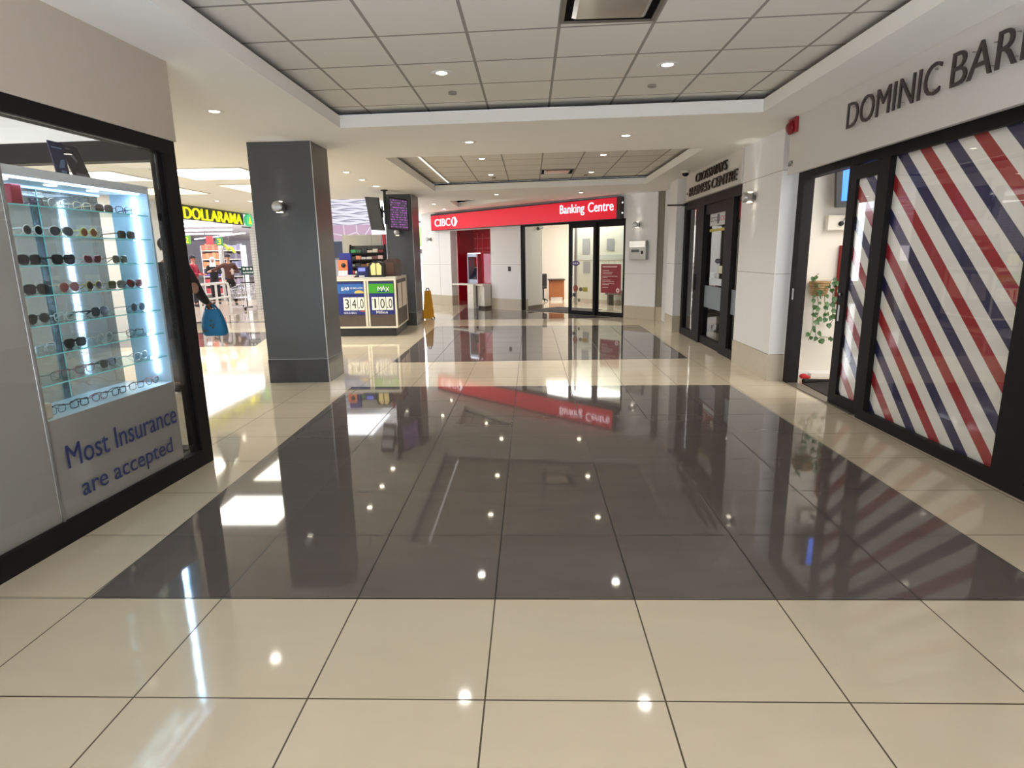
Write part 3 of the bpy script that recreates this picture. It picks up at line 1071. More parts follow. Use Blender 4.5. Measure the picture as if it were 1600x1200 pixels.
def digit_card(s, ch, x0, x1):
    q = MB()
    q.box(x0, x1, YK - 0.0115, YK - 0.0085, 0.49, 0.73)
    c = q.build('digit_card', CARD, s)
    w = x1 - x0
    if ch.startswith('.'):
        lettering(c, ch[1], FRONT(YK), x0 + w * 0.36, x1 - w * 0.12, 0.525, 0.70, 0.001, -0.0117, INK, 0.0, 'digit')
        q = MB()
        q.box(x0 + w * 0.1, x0 + w * 0.25, YK - 0.0128, YK - 0.0117, 0.525, 0.55)
        q.build('point', INK, c)
    else:
        lettering(c, ch, FRONT(YK), x0 + w * (0.40 if ch == '1' else 0.2), x1 - w * (0.36 if ch == '1' else 0.16), 0.525, 0.70, 0.001, -0.0117, INK, 0.0, 'digit')
    return c


s = lotto_sign(-2.985, -2.525, 'green headed lottery sign showing 10.0 million', GREEN, 'MAX')
x = -2.82
for ch, dz, mtl in (('M', 0.0, WINK), ('A', 0.012, WINK), ('X', -0.006, WINK)):
    lettering(s, ch, FRONT(YK), x, x + 0.075, 0.835 + dz, 0.925 + dz, 0.002, -0.0125, mtl, 0.0, 'title_letter')
    x += 0.072
q = MB()
q.box(-2.83, -2.60, YK - 0.0115, YK - 0.0107, 0.822, 0.838).box(-2.76, -2.71, YK - 0.0122, YK - 0.0107, 0.845, 0.875)
q.build('title_shadow', BLUE, s)
for k, ch in enumerate(('1', '0', '.0')):
    c = digit_card(s, ch, -2.945 + k * 0.135, -2.945 + k * 0.135 + 0.125)
    if k == 0:
        lettering(c, '$', FRONT(YK), -2.935, -2.915, 0.665, 0.70, 0.001, -0.0117, INK, 0, 'dollar_sign')
lettering(s, 'Million', FRONT(YK), -2.87, -2.66, 0.425, 0.478, 0.001, -0.0087, WINK, 0.004)
s = lotto_sign(-3.60, -3.085, 'blue headed lottery sign showing 34.0 beside the green one', SKY, '649')
lettering(s, '6/49', FRONT(YK), -3.50, -3.355, 0.855, 0.925, 0.001, -0.0108, WINK, 0.004)
lettering(s, '10 MILLION', FRONT(YK), -3.33, -3.095, 0.885, 0.915, 0.001, -0.0108, WINK, 0.004)
lettering(s, 'GOLD BALL', FRONT(YK), -3.48, -3.24, 0.425, 0.46, 0.001, -0.0087, WINK, 0.004)
q = MB()
q.prism([(-3.17 + 0.09 * cos(pi - a * pi / 12), YK - 0.0108, 0.805 + 0.055 * sin(a * pi / 12)) for a in range(13)], (0, -0.001, 0))
q.build('gold_ball', mat('gold_ball', (226, 186, 96), 0.4), s)
q = MB()
q.prism([(-3.19, YK - 0.0087, 0.47), (-3.087, YK - 0.0087, 0.46), (-3.087, YK - 0.0087, 0.50), (-3.14, YK - 0.0087, 0.485)], (0, -0.001, 0))
q.build('red_arc', mat('red_arc', (190, 70, 40), 0.4), s)
for k, ch in enumerate(('3', '4', '.0')):
    digit_card(s, ch, -3.475 + k * 0.133, -3.475 + k * 0.133 + 0.123)

for k, (f0, f1, lab) in enumerate(((0.08, 0.42, 'tall printed notice on the counter end, next to the corner'), (0.48, 0.88, 'tall printed notice on the counter end, next to the second column'))):
    a = Vector((XR - 0.09 * f0 + 0.0135, YK + 0.031 + 1.4 * f0, 0.50))
    c = Vector((XR - 0.09 * f1 + 0.0135, YK + 0.031 + 1.4 * f1, 0.50))
    q = MB()
    q.prism([a, c, c + Vector((0, 0, 0.47)), a + Vector((0, 0, 0.47))], (0.003, 0, 0))
    tag(q.build('notice', mat('notice_paper', (236, 222, 204), 0.6, noise=0.1, scale=40)), lab, 'notice', 'notices on the counter end')

# things on the counter
ZC = 1.091
t = thing('ticket_dispenser', 'round topped black dispenser with two cream panels on the counter', 'dispenser', (-2.86, 11.3, ZC))
q = MB()
prof = [(-3.0, ZC)] + [(-3.0 + 0.0 + 0.035 * 0, ZC + 0.2)] + [(-2.86 + 0.14 * cos(pi - a * pi / 10), ZC + 0.22 + 0.07 * sin(a * pi / 10)) for a in range(11)] + [(-2.72, ZC)]
q.prism([(x, 11.24, z) for x, z in prof], (0, 0.16, 0))
q.build('body', BLACK, t)
for x0, x1 in ((-2.965, -2.868), (-2.852, -2.755)):
    q = MB()
    s_ = 1 if x0 < -2.9 else -1
    q.prism([(x0 + 0.01 * (s_ > 0), 11.2395, ZC + 0.04), (x1 - 0.01 * (s_ < 0), 11.2395, ZC + 0.04), (x1, 11.2395, ZC + (0.25 if s_ > 0 else 0.2)), ((x0 + x1) / 2, 11.2395, ZC + 0.262), (x0, 11.2395, ZC + (0.2 if s_ > 0 else 0.25))], (0, -0.004, 0))
    q.build('cream_panel', mat('cream_plastic', (240, 220, 150), 0.4), t)
t = thing('terminal_hood', 'brown rounded terminal hood on the end of the counter', 'terminal', (-2.64, 11.75, ZC))
BROWN = mat('brown_leather', (70, 50, 44), 0.42, noise=0.1, scale=20)
q = MB()
prof = [(-2.74, ZC)] + [(-2.6 + 0.16 * cos(pi - a * pi / 10) * (1.0 if a < 6 else 0.62), ZC + 0.24 + 0.09 * sin(a * pi / 10)) for a in range(11)] + [(-2.515, ZC)]
q.prism([(x - 0.05, 11.55, z) for x, z in prof], (0, 0.5, 0))
q.build('hood', BROWN, t)
q = MB()
q.box(-2.745, -2.60, 11.54, 11.5495, ZC + 0.05, ZC + 0.26)
q.build('face_panel', mat('brown_panel', (92, 68, 58), 0.4), t)
t = thing('lottery_terminal', 'navy lottery terminal with a small lit screen beside the dispenser', 'terminal', (-3.12, 11.4, ZC))
q = MB()
q.rbox(-3.24, -3.03, 11.3, 11.5, ZC, ZC + 0.19, 0.012)
q.build('body', mat('terminal_navy', (26, 30, 78), 0.35), t)
q = MB()
q.box(-3.21, -3.08, 11.294, 11.2995, ZC + 0.11, ZC + 0.17)
q.build('screen', mat('terminal_screen', (110, 120, 220), 0.3, emit=0.7), t)
q = MB()
q.box(-3.2, -3.1, 11.292, 11.2995, ZC + 0.01, ZC + 0.03)
q.build('slot', WHITE, t)
for k in range(4):
    q = MB()
    q.box(-3.60 + 0.01 * k, -3.28 + 0.008 * k, 11.2, 11.42, ZC + k * 0.0105, ZC + 0.01 + k * 0.0105)
    tag(q.build('magazine', mat('magazine_%d' % k, [(210, 196, 190), (226, 220, 226), (190, 120, 130), (224, 220, 214)][k], 0.4)),
        ['lowest magazine of the small pile on the counter', 'second magazine from the bottom of the counter pile', 'reddish magazine third up in the counter pile', 'top magazine of the small pile on the counter'][k], 'magazine', 'magazines on the counter')
t = thing('leaflet_rack', 'white leaflet rack with orange and black disc card on the counter', 'leaflet rack', (-3.56, 11.6, ZC))
q = MB()
q.box(-3.68, -3.50, 11.6, 11.62, ZC, ZC + 0.32)
q.build('back_board', mat('orange_card', (216, 120, 70), 0.5), t)
q = MB()
q.lathe([(0, 11.594), (0.045, 11.594), (0.045, 11.5995), (0, 11.5995)], (-3.575, 0, ZC + 0.22), 20, axis='y')
q.build('black_disc', BLACK, t)
for k in range(3):
    q = MB()
    q.prism([(-3.67 + k * 0.06, 11.54, ZC), (-3.62 + k * 0.06, 11.54, ZC), (-3.62 + k * 0.06, 11.58, ZC + 0.12), (-3.67 + k * 0.06, 11.58, ZC + 0.12)], (0, 0.008, 0))
    q.build('leaflet', WHITE, t)
q = MB()
q.box(-3.68, -3.46, 11.7, 11.8, ZC, ZC + 0.45)
tag(q.build('promotion_board', mat('promo_blue', (32, 38, 130), 0.4)), 'deep blue promotion board standing behind the leaflet rack', 'sign')

# snack rack behind the counter
t = thing('snack_rack', 'black tiered snack rack behind the lottery counter', 'rack', (-3.58, 12.9, 0))
RX0, RX1 = -3.84, -3.10
q = MB()
for x in (RX0, RX1):
    q.prism([(x, 12.72, 0.0), (x, 13.05, 0.0), (x, 13.05, 1.72), (x, 12.98, 1.72), (x, 12.72, 1.1)], (0.02, 0, 0))
q.build('side_frame', FRAMEB, t)
TIERS = [(1.10, 12.74), (1.245, 12.80), (1.39, 12.86), (1.53, 12.92)]
for z, y in TIERS:
    q = MB()
    q.box(RX0 + 0.0205, RX1 - 0.0005, y, y + 0.13, z - 0.012, z)
    q.box(RX0 + 0.0205, RX1 - 0.0005, y - 0.006, y, z - 0.012, z + 0.025)
    q.build('tier', FRAMEB, t)
q = MB()
q.box(RX0 + 0.0205, RX1 - 0.0005, 13.051, 13.065, 0.2, 1.70)
q.build('back_panel', mat('rack_back', (60, 58, 58), 0.6), t)
PK = [[('red and white', (196, 60, 60)), ('white', (220, 220, 214)), ('navy', (40, 44, 90)), ('orange', (216, 120, 50)), ('teal', (80, 170, 190)), ('cream', (230, 220, 190))],
      [('grey', (120, 124, 116)), ('black', (36, 36, 36)), ('brown', (110, 70, 46)), ('tan', (176, 120, 76)), ('orange', (206, 136, 60)), ('dark blue', (30, 32, 70))],
      [('black', (30, 30, 34)), ('salmon', (206, 126, 96)), ('silver', (190, 190, 190)), ('white', (220, 214, 210)), ('maroon', (110, 60, 66)), ('pale pink', (210, 176, 176))],
      [('green', (60, 150, 90)), ('dark green', (40, 90, 60)), ('black', (34, 34, 36)), ('cream', (216, 200, 180)), ('ivory', (226, 214, 200)), ('crimson', (130, 34, 44))]]
TN = ['lowest', 'second', 'third', 'top']
for r, (z, y) in enumerate(TIERS):
    n = len(PK[r])
    w = (RX1 - RX0 - 0.03) / n
    for k, (nm, c) in enumerate(PK[r]):
        q = MB()
        x = RX0 + 0.024 + k * w
        q.rbox(x + 0.004, x + w - 0.004, y + 0.01, y + 0.11, z + 0.0005, z + random.uniform(0.07, 0.105), 0.006)
        tag(q.build('snack_box', mat('snack_%d_%d' % (r, k), c, 0.45, noise=0.2, scale=25)), '%s snack box, %s along the %s tier of the rack' % (nm, ORD[k], TN[r]), 'box', 'snack boxes on the rack')

q = MB()
q.box(-4.05, -3.42, 13.2, 13.26, 0, 1.93).box(-3.415, -3.2, 13.2, 13.26, 0, 1.93)
o = q.build('partition_board', mat('grey_partition', (186, 182, 172), 0.6, noise=0.04, scale=8))
tag(o, 'grey free standing partition behind the snack rack', 'partition')
q = MB()
q.box(-3.17, -3.10, 13.15, 13.22, 0, 1.93)
tag(q.build('red_post', mat('red_post', (190, 30, 50), 0.4)), 'narrow red post between the partition and the second column', 'post')

# monitors hanging between ceiling and counter
t = mount = thing('hanging_monitors', 'two black monitors hung back to back from one ceiling pole above the counter', 'screens', (-2.80, 12.0, 2.72))
q = MB()
q.cyl((-2.80, 12.0, 2.08), (-2.80, 12.0, 2.7195), 0.028)
q.lathe([(0, 2.70), (0.07, 2.70), (0.07, 2.7195), (0, 2.7195)], (-2.80, 12.0, 0), 20)
q.build('pole', BLACK, t)
q = MB()
q.box(-2.872, -2.845, 11.968, 12.015, 2.2, 2.42).box(-2.77, -2.7605, 11.97, 12.03, 2.2, 2.42)
q.box(-2.845, -2.77, 11.985, 12.015, 2.3, 2.34)
q.build('bracket', BLACK, t)


def monitor(quad, back, label, screen):
    """quad: front face corners TL TR BR BL; back: vector to the rear"""
    c = sum((Vector(p) for p in quad), Vector()) / 4
    q = MB()
    q.prism(quad, back)
    m = q.build('monitor', BLACK, mount)
    m['label'] = label
    e = Vector(back).normalized() * -0.003
    sq = [c + (Vector(p) - c) * 0.9 + e * 0.2 for p in quad]
    q = MB()
    q.prism(sq, e)
    q.build('screen', screen, m)
    return m


n = NB('departure_screen')
P, px, py, pz = n.pos()
ns = n.node('ShaderNodeTexNoise')
ns.inputs['Scale'].default_value = 26
n.link(P, ns.inputs['Vector'])
row = n.math('GREATER_THAN', n.math('FRACT', n.math('MULTIPLY', pz, 22)), 0.5)
f = n.math('MULTIPLY', row, n.math('GREATER_THAN', ns.outputs['Fac'], 0.5))
cc = n.mix(f, lin((70, 66, 76)), lin((176, 96, 190)))
n.link(cc, n.b.inputs['Emission Color'])
n.b.inputs['Emission Strength'].default_value = 0.75
n.b.inputs['Base Color'].default_value = (0.02, 0.02, 0.02, 1)
SCREEN = n.m
monitor([(-2.715, 11.95, 2.595), (-2.44, 12.42, 2.57), (-2.44, 12.42, 1.96), (-2.715, 11.95, 1.985)], (-0.045, 0.028, 0), 'wall side monitor with rows of violet text, right of the ceiling pole', SCREEN)
monitor([(-3.22, 12.12, 2.615), (-2.91, 11.90, 2.575), (-2.825, 11.92, 1.955), (-3.135, 12.14, 1.985)], (0.015, 0.035, 0.0), 'tilted dark monitor left of the ceiling pole', mat('dark_screen', (16, 15, 18), 0.12))

# yellow caution sign by the second column
t = thing('caution_sign', 'yellow folding caution sign beside the second column', 'floor sign', (-2.42, 14.2, 0))
YEL = mat('caution_yellow', (222, 160, 24), 0.4)
for sg in (-1, 1):
    q = MB()
    q.prism([(-2.53, 14.2 + sg * 0.16, 0.02), (-2.31, 14.2 + sg * 0.16, 0.02), (-2.35, 14.2 + sg * 0.02, 0.66), (-2.49, 14.2 + sg * 0.02, 0.66)], (0, 0.018 * sg, 0))
    q.build('panel', YEL, t)
q = MB()
for x in (-2.53, -2.33):
    for sg in (-1, 1):
        q.box(x, x + 0.03, 14.19 + sg * 0.165, 14.21 + sg * 0.165, 0, 0.03)
q.build('foot', BLACK, t)
q = MB()
q.tube([(-2.46, 14.2, 0.66), (-2.44, 14.2, 0.72), (-2.40, 14.2, 0.72), (-2.38, 14.2, 0.66)], 0.012)
q.build('handle', BLACK, t)

# ------------------------------------------------------------------ bright shops far behind the counter
n = NB('wavy_light_wall')
n.b.inputs['Base Color'].default_value = (0.06, 0.06, 0.07, 1)
P, px, py, pz = n.pos()
wv = n.math('ADD', n.math('MULTIPLY', pz, 9.0), n.math('MULTIPLY', n.math('SINE', n.math('ADD', n.math('MULTIPLY', px, 5.0), n.math('MULTIPLY', n.math('FLOOR', n.math('MULTIPLY', pz, 9.0)), 2.2))), 0.28))
ln_ = n.math('LESS_THAN', n.math('FRACT', wv), 0.32)
n.link(n.mix(ln_, lin((246, 244, 255)), lin((150, 148, 172))), n.b.inputs['Emission Color'])
n.b.inputs['Emission Strength'].default_value = 0.66
q = MB()
q.box(-8.0, -4.9, 19.0, 19.1, 2.45, 3.35)
tag(q.build('light_wall', n.m), 'glowing white wall with wavy grey stripes above the far shop', 'light wall')
n = NB('pink_light_graphic')
n.b.inputs['Base Color'].default_value = (0.06, 0.05, 0.06, 1)
P, px, py, pz = n.pos()
vo = n.node('ShaderNodeTexVoronoi', feature='DISTANCE_TO_EDGE')
vo.inputs['Scale'].default_value = 2.6
n.link(P, vo.inputs['Vector'])
ln_ = n.math('LESS_THAN', vo.outputs['Distance'], 0.035)
n.link(n.mix(ln_, lin((214, 176, 204)), lin((255, 246, 255))), n.b.inputs['Emission Color'])
n.b.inputs['Emission Strength'].default_value = 0.6
q = MB()
q.box(-8.0, -4.9, 19.0, 19.1, 2.0, 2.449)
tag(q.build('light_graphic', n.m), 'pink lit graphic with white lines under the wavy light wall', 'sign')
q = MB()
q.box(-8.0, -4.9, 19.0, 19.1, 0, 1.999)
o = struct(q.build('wall_far', mat('far_shop_wall', (176, 172, 180), 0.6)), 'pale wall of the far shop behind the counter', 'wall')
for k, (x0, x1, z0, z1, c, e, lab) in enumerate(((-6.25, -5.85, 1.45, 1.95, (60, 66, 84), 0, 'dark blue screen housing on the far shop wall'), (-5.8, -5.45, 1.1, 1.55, (250, 240, 250), 1.2, 'small white lit panel low on the far shop wall'))):
    q = MB()
    q.box(x0, x1, 18.94, 18.9995, z0, z1)
    tag(q.build('wall_panel', mat('far_panel_%d' % k, c, 0.4, emit=e)), lab, 'panel')
q = MB()
q.box(-16, -3.401, 13.701, 23, 3.4, 3.5).box(-3.4, -1.88, 20.401, 23, 3.4, 3.5)
struct(q.build('ceiling_far', mat('far_ceiling', (236, 236, 236), 0.8)), 'high white ceiling over the far shops behind the counter', 'ceiling')
lamp('far_ceiling_light', (-5.4, 16.5, 3.36), 60, size=2.0, size_y=3.0, color=COOL)
# daylight window beyond the bank corner
o = struct(MB().box(-4.9, -3.0, 22.0, 22.06, 0, 3.4).build('window_3', mat('daylight_pane', (240, 246, 255), 0.4, emit=1.7)), 'bright daylit window beyond the end of the bank wall', 'window')
q = MB()
q.box(-4.9, -3.0, 21.95, 21.999, 1.55, 1.72).box(-4.9, -3.0, 21.95, 21.999, 2.62, 2.7)
q.build('window_frame', mat('window_grey', (96, 98, 104), 0.5), o)
q = MB()
q.box(-4.3, -3.7, 21.93, 21.949, 1.8, 2.5)
q.cyl((-4.2, 21.94, 2.5), (-4.2, 21.94, 3.3995), 0.006, 6).cyl((-3.8, 21.94, 2.5), (-3.8, 21.94, 3.3995), 0.006, 6)
tag(q.build('hanging_banner', mat('banner_green', (150, 206, 120), 0.5, emit=0.5, noise=0.4, scale=3)), 'green and yellow banner in the bright far window', 'banner')

# ------------------------------------------------------------------ bank front (local frame: t along, n inwards, z)
def bank_wall(name, t0, t1, z0, z1, n0=0.0, n1=0.22, m=WALLW):
    return MB(BANK).box(t0, t1, n0, n1, z0, z1)


def bank_pier(name, t0, t1, label, joints=(1.2,), top=2.7195):
    o = struct(MB(BANK).box(t0, t1, 0, 0.24, 0.29, top).build(name, WALLW), label, 'wall')
    q = MB(BANK)
    q.box(t0 - 0.004, t1 + 0.004, -0.006, 0.24, 0, 0.2895)
    q.build('base_tile', BASE, o)
    q = MB(BANK)
    for z in joints:
        q.box(t0, t1, -0.001, -0.0002, z, z + 0.006)
    q.build('panel_joint', mat('joint_grey', (160, 154, 144), 0.7), o)
    return o


o = bank_pier('wall_bank', -5.12, -3.71, 'white panelled bank wall left of the red cash machine alcove')
q = MB(BANK)
q.box(-4.246, -4.238, -0.001, -0.0002, 0.29, 2.19)
q.build('vertical_joint', mat('joint_grey2', (150, 144, 134), 0.7), o)
bank_pier('wall_bank', -1.975, -0.80, 'white panelled bank pier with a black card reader')
bank_pier('wall_bank', 2.455, 3.26, 'white panelled bank pier right of the glass doors', (1.0,))
q = MB(BANK)
q.box(3.261, 3.62, 0.03, 0.3, 0.29, 2.7195)
o = struct(q.build('wall_grey', mat('olive_grey_panel', (128, 122, 108), 0.5, noise=0.08, scale=120)), 'olive grey stone strip at the right end of the bank wall', 'wall')
q = MB(BANK)
q.box(3.261, 3.624, 0.02, 0.3, 0, 0.2895)
q.build('base_tile', BASE, o)
q = MB(BANK)
q.box(-5.12, -5.0, 0.241, 5, 0, 2.7195)
struct(q.build('wall_bank_return', WALLW), 'side return of the bank wall by the far window', 'wall')
q = MB(BANK)
q.box(-3.709, -1.976, 0.0, 0.24, 2.175, 2.7195).box(-0.799, 2.454, 0.0, 0.24, 2.215, 2.7195)
struct(q.build('wall_bank_header', WALLW), 'wall band above the bank openings behind the red sign', 'wall')

# long red sign
t = thing('bank_sign', 'long red lit bank sign with white lettering across the bank front', 'sign', (-1.0, -0.05, 2.2), 0, None, BANK)
q = MB(BANK)
q.box(-4.42, 2.40, -0.14, -0.0005, 2.20, 2.68)
q.build('box', mat('sign_box', (60, 52, 50), 0.4, metal=0.3), t)
q = MB(BANK)
q.prism([(-4.41, -0.1405, 2.215), (2.30, -0.1405, 2.215), (2.30, -0.1405, 2.665), (-4.41, -0.1405, 2.63)], (0, -0.004, 0))
q.build('face', REDE, t)
letters(t, 'CIBC', BANK, -4.22, -3.50, 2.315, 2.525, 0.012, -0.1447, WHITEE, 0.0)
q = MB(BANK)
hx, hz, R = -3.33, 2.42, 0.125
hexo = [(hx + R * 0.95 * cos(pi / 6 + k * pi / 3 + pi / 6), hz + R * sin(pi / 6 + k * pi / 3 + pi / 6)) for k in range(6)]
q.prism([(hx - 0.02, -0.1447, hz + R), (hx + 0.06, -0.1447, hz + R), (hx + 0.15, -0.1447, hz), (hx + 0.06, -0.1447, hz - R), (hx - 0.02, -0.1447, hz - R), (hx + 0.045, -0.1447, hz)], (0, -0.012, 0))
q.prism([(hx - 0.05, -0.1447, hz + R), (hx - 0.14, -0.1447, hz), (hx - 0.05, -0.1447, hz - R), (hx - 0.075, -0.1447, hz)], (0, -0.012, 0))
q.build('emblem', WHITEE, t)
letters(t, 'Banking', BANK, 0.66, 1.40, 2.335, 2.60, 0.012, -0.1447, WHITEE, 0.0)
letters(t, 'Centre', BANK, 1.51, 2.22, 2.39, 2.605, 0.012, -0.1447, WHITEE, 0.0)
q = MB(BANK)
for z in (2.33, 2.55):
    q.lathe([(0, 0), (0.02, 0), (0.02, 0.012), (0, 0.012)], (2.4005, -0.07, z), 12, axis='x')
q.build('indicator_lamp', WHITEE, t)
lamp('sign_glow', BANK @ Vector((-1.0, -0.35, 2.42)), 1.6, size=6.4, size_y=0.35, color=(1, 0.12, 0.16), rot=(radians(90), 0, math.atan2(-0.68645, 0.72717)))

# cash machine alcove
q = MB(BANK)
q.box(-3.70, -3.655, 0.241, 0.85, 0, 2.174).box(-2.03, -1.985, 0.241, 0.85, 0, 2.174).box(-3.70, -1.985, 0.851, 0.9, 0, 2.174)
q.box(-3.71, -1.976, 0.12, 0.9, 2.1745, 2.22)
REDG = mat('glossy_red_panel', (168, 18, 36), 0.12, coat=0.6)
o = struct(q.build('wall_alcove', REDG), 'glossy red lining of the cash machine alcove', 'wall')
q = MB(BANK)
for tt in (-3.45, -3.22, -2.5, -2.3):
    q.box(tt, tt + 0.018, 0.838, 0.8505, 0.75, 2.1)
for z in (1.55, 1.66, 1.95):
    q.box(-3.6, -2.1, 0.838, 0.8505, z, z + 0.012)
q.build('reflection_lines', mat('painted_reflection', (226, 110, 110), 0.3), o)  # pale strips paint reflection lines onto the glossy red lining
q = MB(BANK)
q.box(-3.654, -2.9, 0.80, 0.8505, 0, 0.07)
q.build('skirting', WHITE, o)
t = thing('cash_machine', 'silver cash machine in the red alcove with a tilted screen', 'cash machine', (-2.72, 0.3, 0), 0, None, BANK)
q = MB(BANK)
q.box(-2.98, -2.46, 0.16, 0.80, 0.0, 0.66)
q.build('pedestal', BLACK, t)
SILV = mat('machine_silver', (176, 182, 196), 0.35, metal=0.5)
q = MB(BANK)
q.box(-3.02, -2.985, 0.04, 0.6, 0.6605, 1.50).box(-3.02, -2.46, 0.04, 0.6, 1.42, 1.50).box(-2.985, -2.46, 0.30, 0.6, 0.6605, 1.4195)
q.build('surround', SILV, t)
q = MB(BANK)
q.prism([(-2.97, 0.08, 0.80), (-2.47, 0.08, 0.80), (-2.47, 0.28, 1.10), (-2.97, 0.28, 1.10)], (0, 0.015, 0.0))
q.build('screen', mat('machine_screen', (34, 38, 58), 0.15), t)
q = MB(BANK)
q.box(-2.97, -2.47, 0.05, 0.2995, 0.6605, 0.785)
q.build('keypad_shelf', SILV, t)
q = MB(BANK)
q.box(-2.97, -2.47, 0.288, 0.2995, 1.14, 1.41)
o = q.build('header_panel', RED, t)
lettering(o, 'CIBC', BANK, -2.75, -2.54, 1.23, 1.30, 0.003, 0.287, WINK, 0.02)
q = MB(BANK)
q.box(-3.0, -2.5, 0.05, 0.09, 1.505, 1.53)
q.build('light_bar', mat('machine_light', (235, 240, 255), 0.4, emit=3), t)
q = MB(BANK)
q.box(-2.445, -1.99, 0.02, 0.06, 0.675, 1.50)
q.box(-2.455, -2.42, -0.1, 0.5, 0.675, 1.50)
tag(q.build('privacy_screen', REDG), 'tall glossy red privacy panel beside the cash machine', 'panel')
t = thing('side_counter', 'white laminate counter wrapped around the cash machine', 'counter', (-2.3, -0.1, 0), 0, None, BANK)
LAM = mat('white_counter', (232, 228, 218), 0.35)
q = MB(BANK)
q.box(-3.30, -1.99, -0.32, 0.03, 0.635, 0.6745)
q.build('top', LAM, t)
q = MB(BANK)
q.box(-2.52, -2.27, -0.42, -0.325, 0, 0.6745)
q.build('end_post', LAM, t)
q = MB(BANK)
q.box(-2.2695, -1.995, -0.26, 0.0, 0.07, 0.6345)
q.build('cabinet', LAM, t)
q = MB(BANK)
q.box(-2.25, -2.0, -0.24, 0.0, 0.0, 0.0695)
q.build('plinth', mat('brown_plinth', (92, 78, 66), 0.5), t)
q = MB(BANK)
q.lathe([(0, -0.426), (0.014, -0.426), (0.014, -0.4205), (0, -0.4205)], (-2.40, 0, 0.42), 12, axis='y')
q.build('lock', STEEL, t)

t = thing('card_reader', 'small black card reader on the white bank pier', 'card reader', (-1.25, -0.012, 1.03), 0, None, BANK)
q = MB(BANK)
q.rbox(-1.285, -1.205, -0.026, -0.0015, 1.03, 1.15, 0.006)
q.build('body', BLACK, t)
q = MB(BANK)
q.box(-1.26, -1.23, -0.029, -0.0265, 1.09, 1.12)
q.build('sensor', mat('sensor_grey', (90, 92, 96), 0.3), t)
t = thing('wall_cabinet', 'brushed steel wall cabinet with slot under the wall light', 'wall cabinet', (2.84, -0.05, 1.3), 0, None, BANK)
q = MB(BANK)
q.rbox(2.62, 3.05, -0.09, -0.0015, 1.305, 1.72, 0.012)
q.build('body', STEEL, t)
q = MB(BANK)
q.box(2.63, 3.04, -0.10, -0.0905, 1.58, 1.71)
q.build('upper_flap', CHROME, t)
q = MB(BANK)
q.box(2.68, 2.88, -0.0945, -0.0905, 1.47, 1.53)
q.build('label_plate', mat('dark_plate', (90, 94, 98), 0.4), t)
q = MB(BANK)
q.box(2.93, 2.99, -0.0965, -0.0905, 1.43, 1.50)
q.build('lock', BLACK, t)
q = MB(BANK)
q.box(2.63, 2.70, -0.008, -0.0015, 1.83, 1.94)
tag(q.build('wall_plate', WHITE), 'small white wall plate beside the light on the bank pier', 'wall plate')

# glass doors
d = struct(MB(BANK).box(-0.80, 2.454, -0.02, 0.10, 2.165, 2.2145).build('door_1', FRAMEB), 'black framed glass sliding doors of the bank', 'door')
q = MB(BANK)
q.box(-0.799, -0.745, -0.02, 0.10, 0, 2.1645)
q.build('jamb', FRAMEB, d)
for t0, t1 in ((0.82, 1.64), (1.60, 2.45)):
    n = -0.012 if t0 < 1 else 0.045
    q = MB(BANK)
    q.box(t0, t0 + 0.075, n, n + 0.045, 0, 2.1645).box(t1 - 0.075, t1, n, n + 0.045, 0, 2.1645)
    q.box(t0 + 0.0755, t1 - 0.0755, n, n + 0.045, 0, 0.10).box(t0 + 0.0755, t1 - 0.0755, n, n + 0.045, 2.06, 2.1645)
    fr = q.build('door_leaf', FRAMEB, d)
    q = MB(BANK)
    q.box(t0 + 0.0755, t1 - 0.0755, n + 0.018, n + 0.026, 0.1005, 2.0595)
    q.build('pane', GLASS, fr)
STK = [('oval', 1.03, 1.235, 0.125, 0.06, (70, 56, 120), 'purple oval sticker on the bank door glass', 'sticker'),
       ('disc', 1.03, 0.635, 0.075, 0.085, (150, 70, 60), 'round brick red sticker on the bank door glass', 'sticker'),
       ('rect', 1.325, 0.615, 0.075, 0.05, (176, 160, 40), 'olive yellow sticker on the bank door glass', 'sticker'),
       ('disc', 1.19, 0.615, 0.055, 0.05, (92, 92, 84), 'grey round sticker beside the olive yellow one', 'sticker'),
       ('rect', 0.99, 0.475, 0.045, 0.04, (24, 30, 46), 'small dark square sticker low on the bank door', 'sticker'),
       ('disc', 1.14, 0.35, 0.035, 0.045, (110, 110, 100), 'lowest small round sticker on the bank door', 'sticker')]
for kind, tc, zc, a, bb, c, lab, cat in STK:
    n = 6 - 0.0
    q = MB(BANK)
    y = 0.0055
    if kind == 'rect':
        q.box(tc - a, tc + a, y - 0.001, y - 0.0002, zc - bb, zc + bb)
    else:
        q.prism([(tc + a * cos(k * pi / 12), y - 0.0002, zc + bb * sin(k * pi / 12)) for k in range(24)], (0, -0.0008, 0))
    so = tag(q.build('sticker', mat('sticker_%d_%d_%d' % c, c, 0.4)), lab, cat, 'stickers on the bank door')
    if kind == 'oval':
        for dx in (-0.06, 0, 0.06):
            q = MB(BANK)
            q.box(tc + dx - 0.018, tc + dx + 0.018, y - 0.002, y - 0.0011, zc - 0.022, zc + 0.022)
            q.build('mark', mat('lilac', (200, 190, 226), 0.4), so)
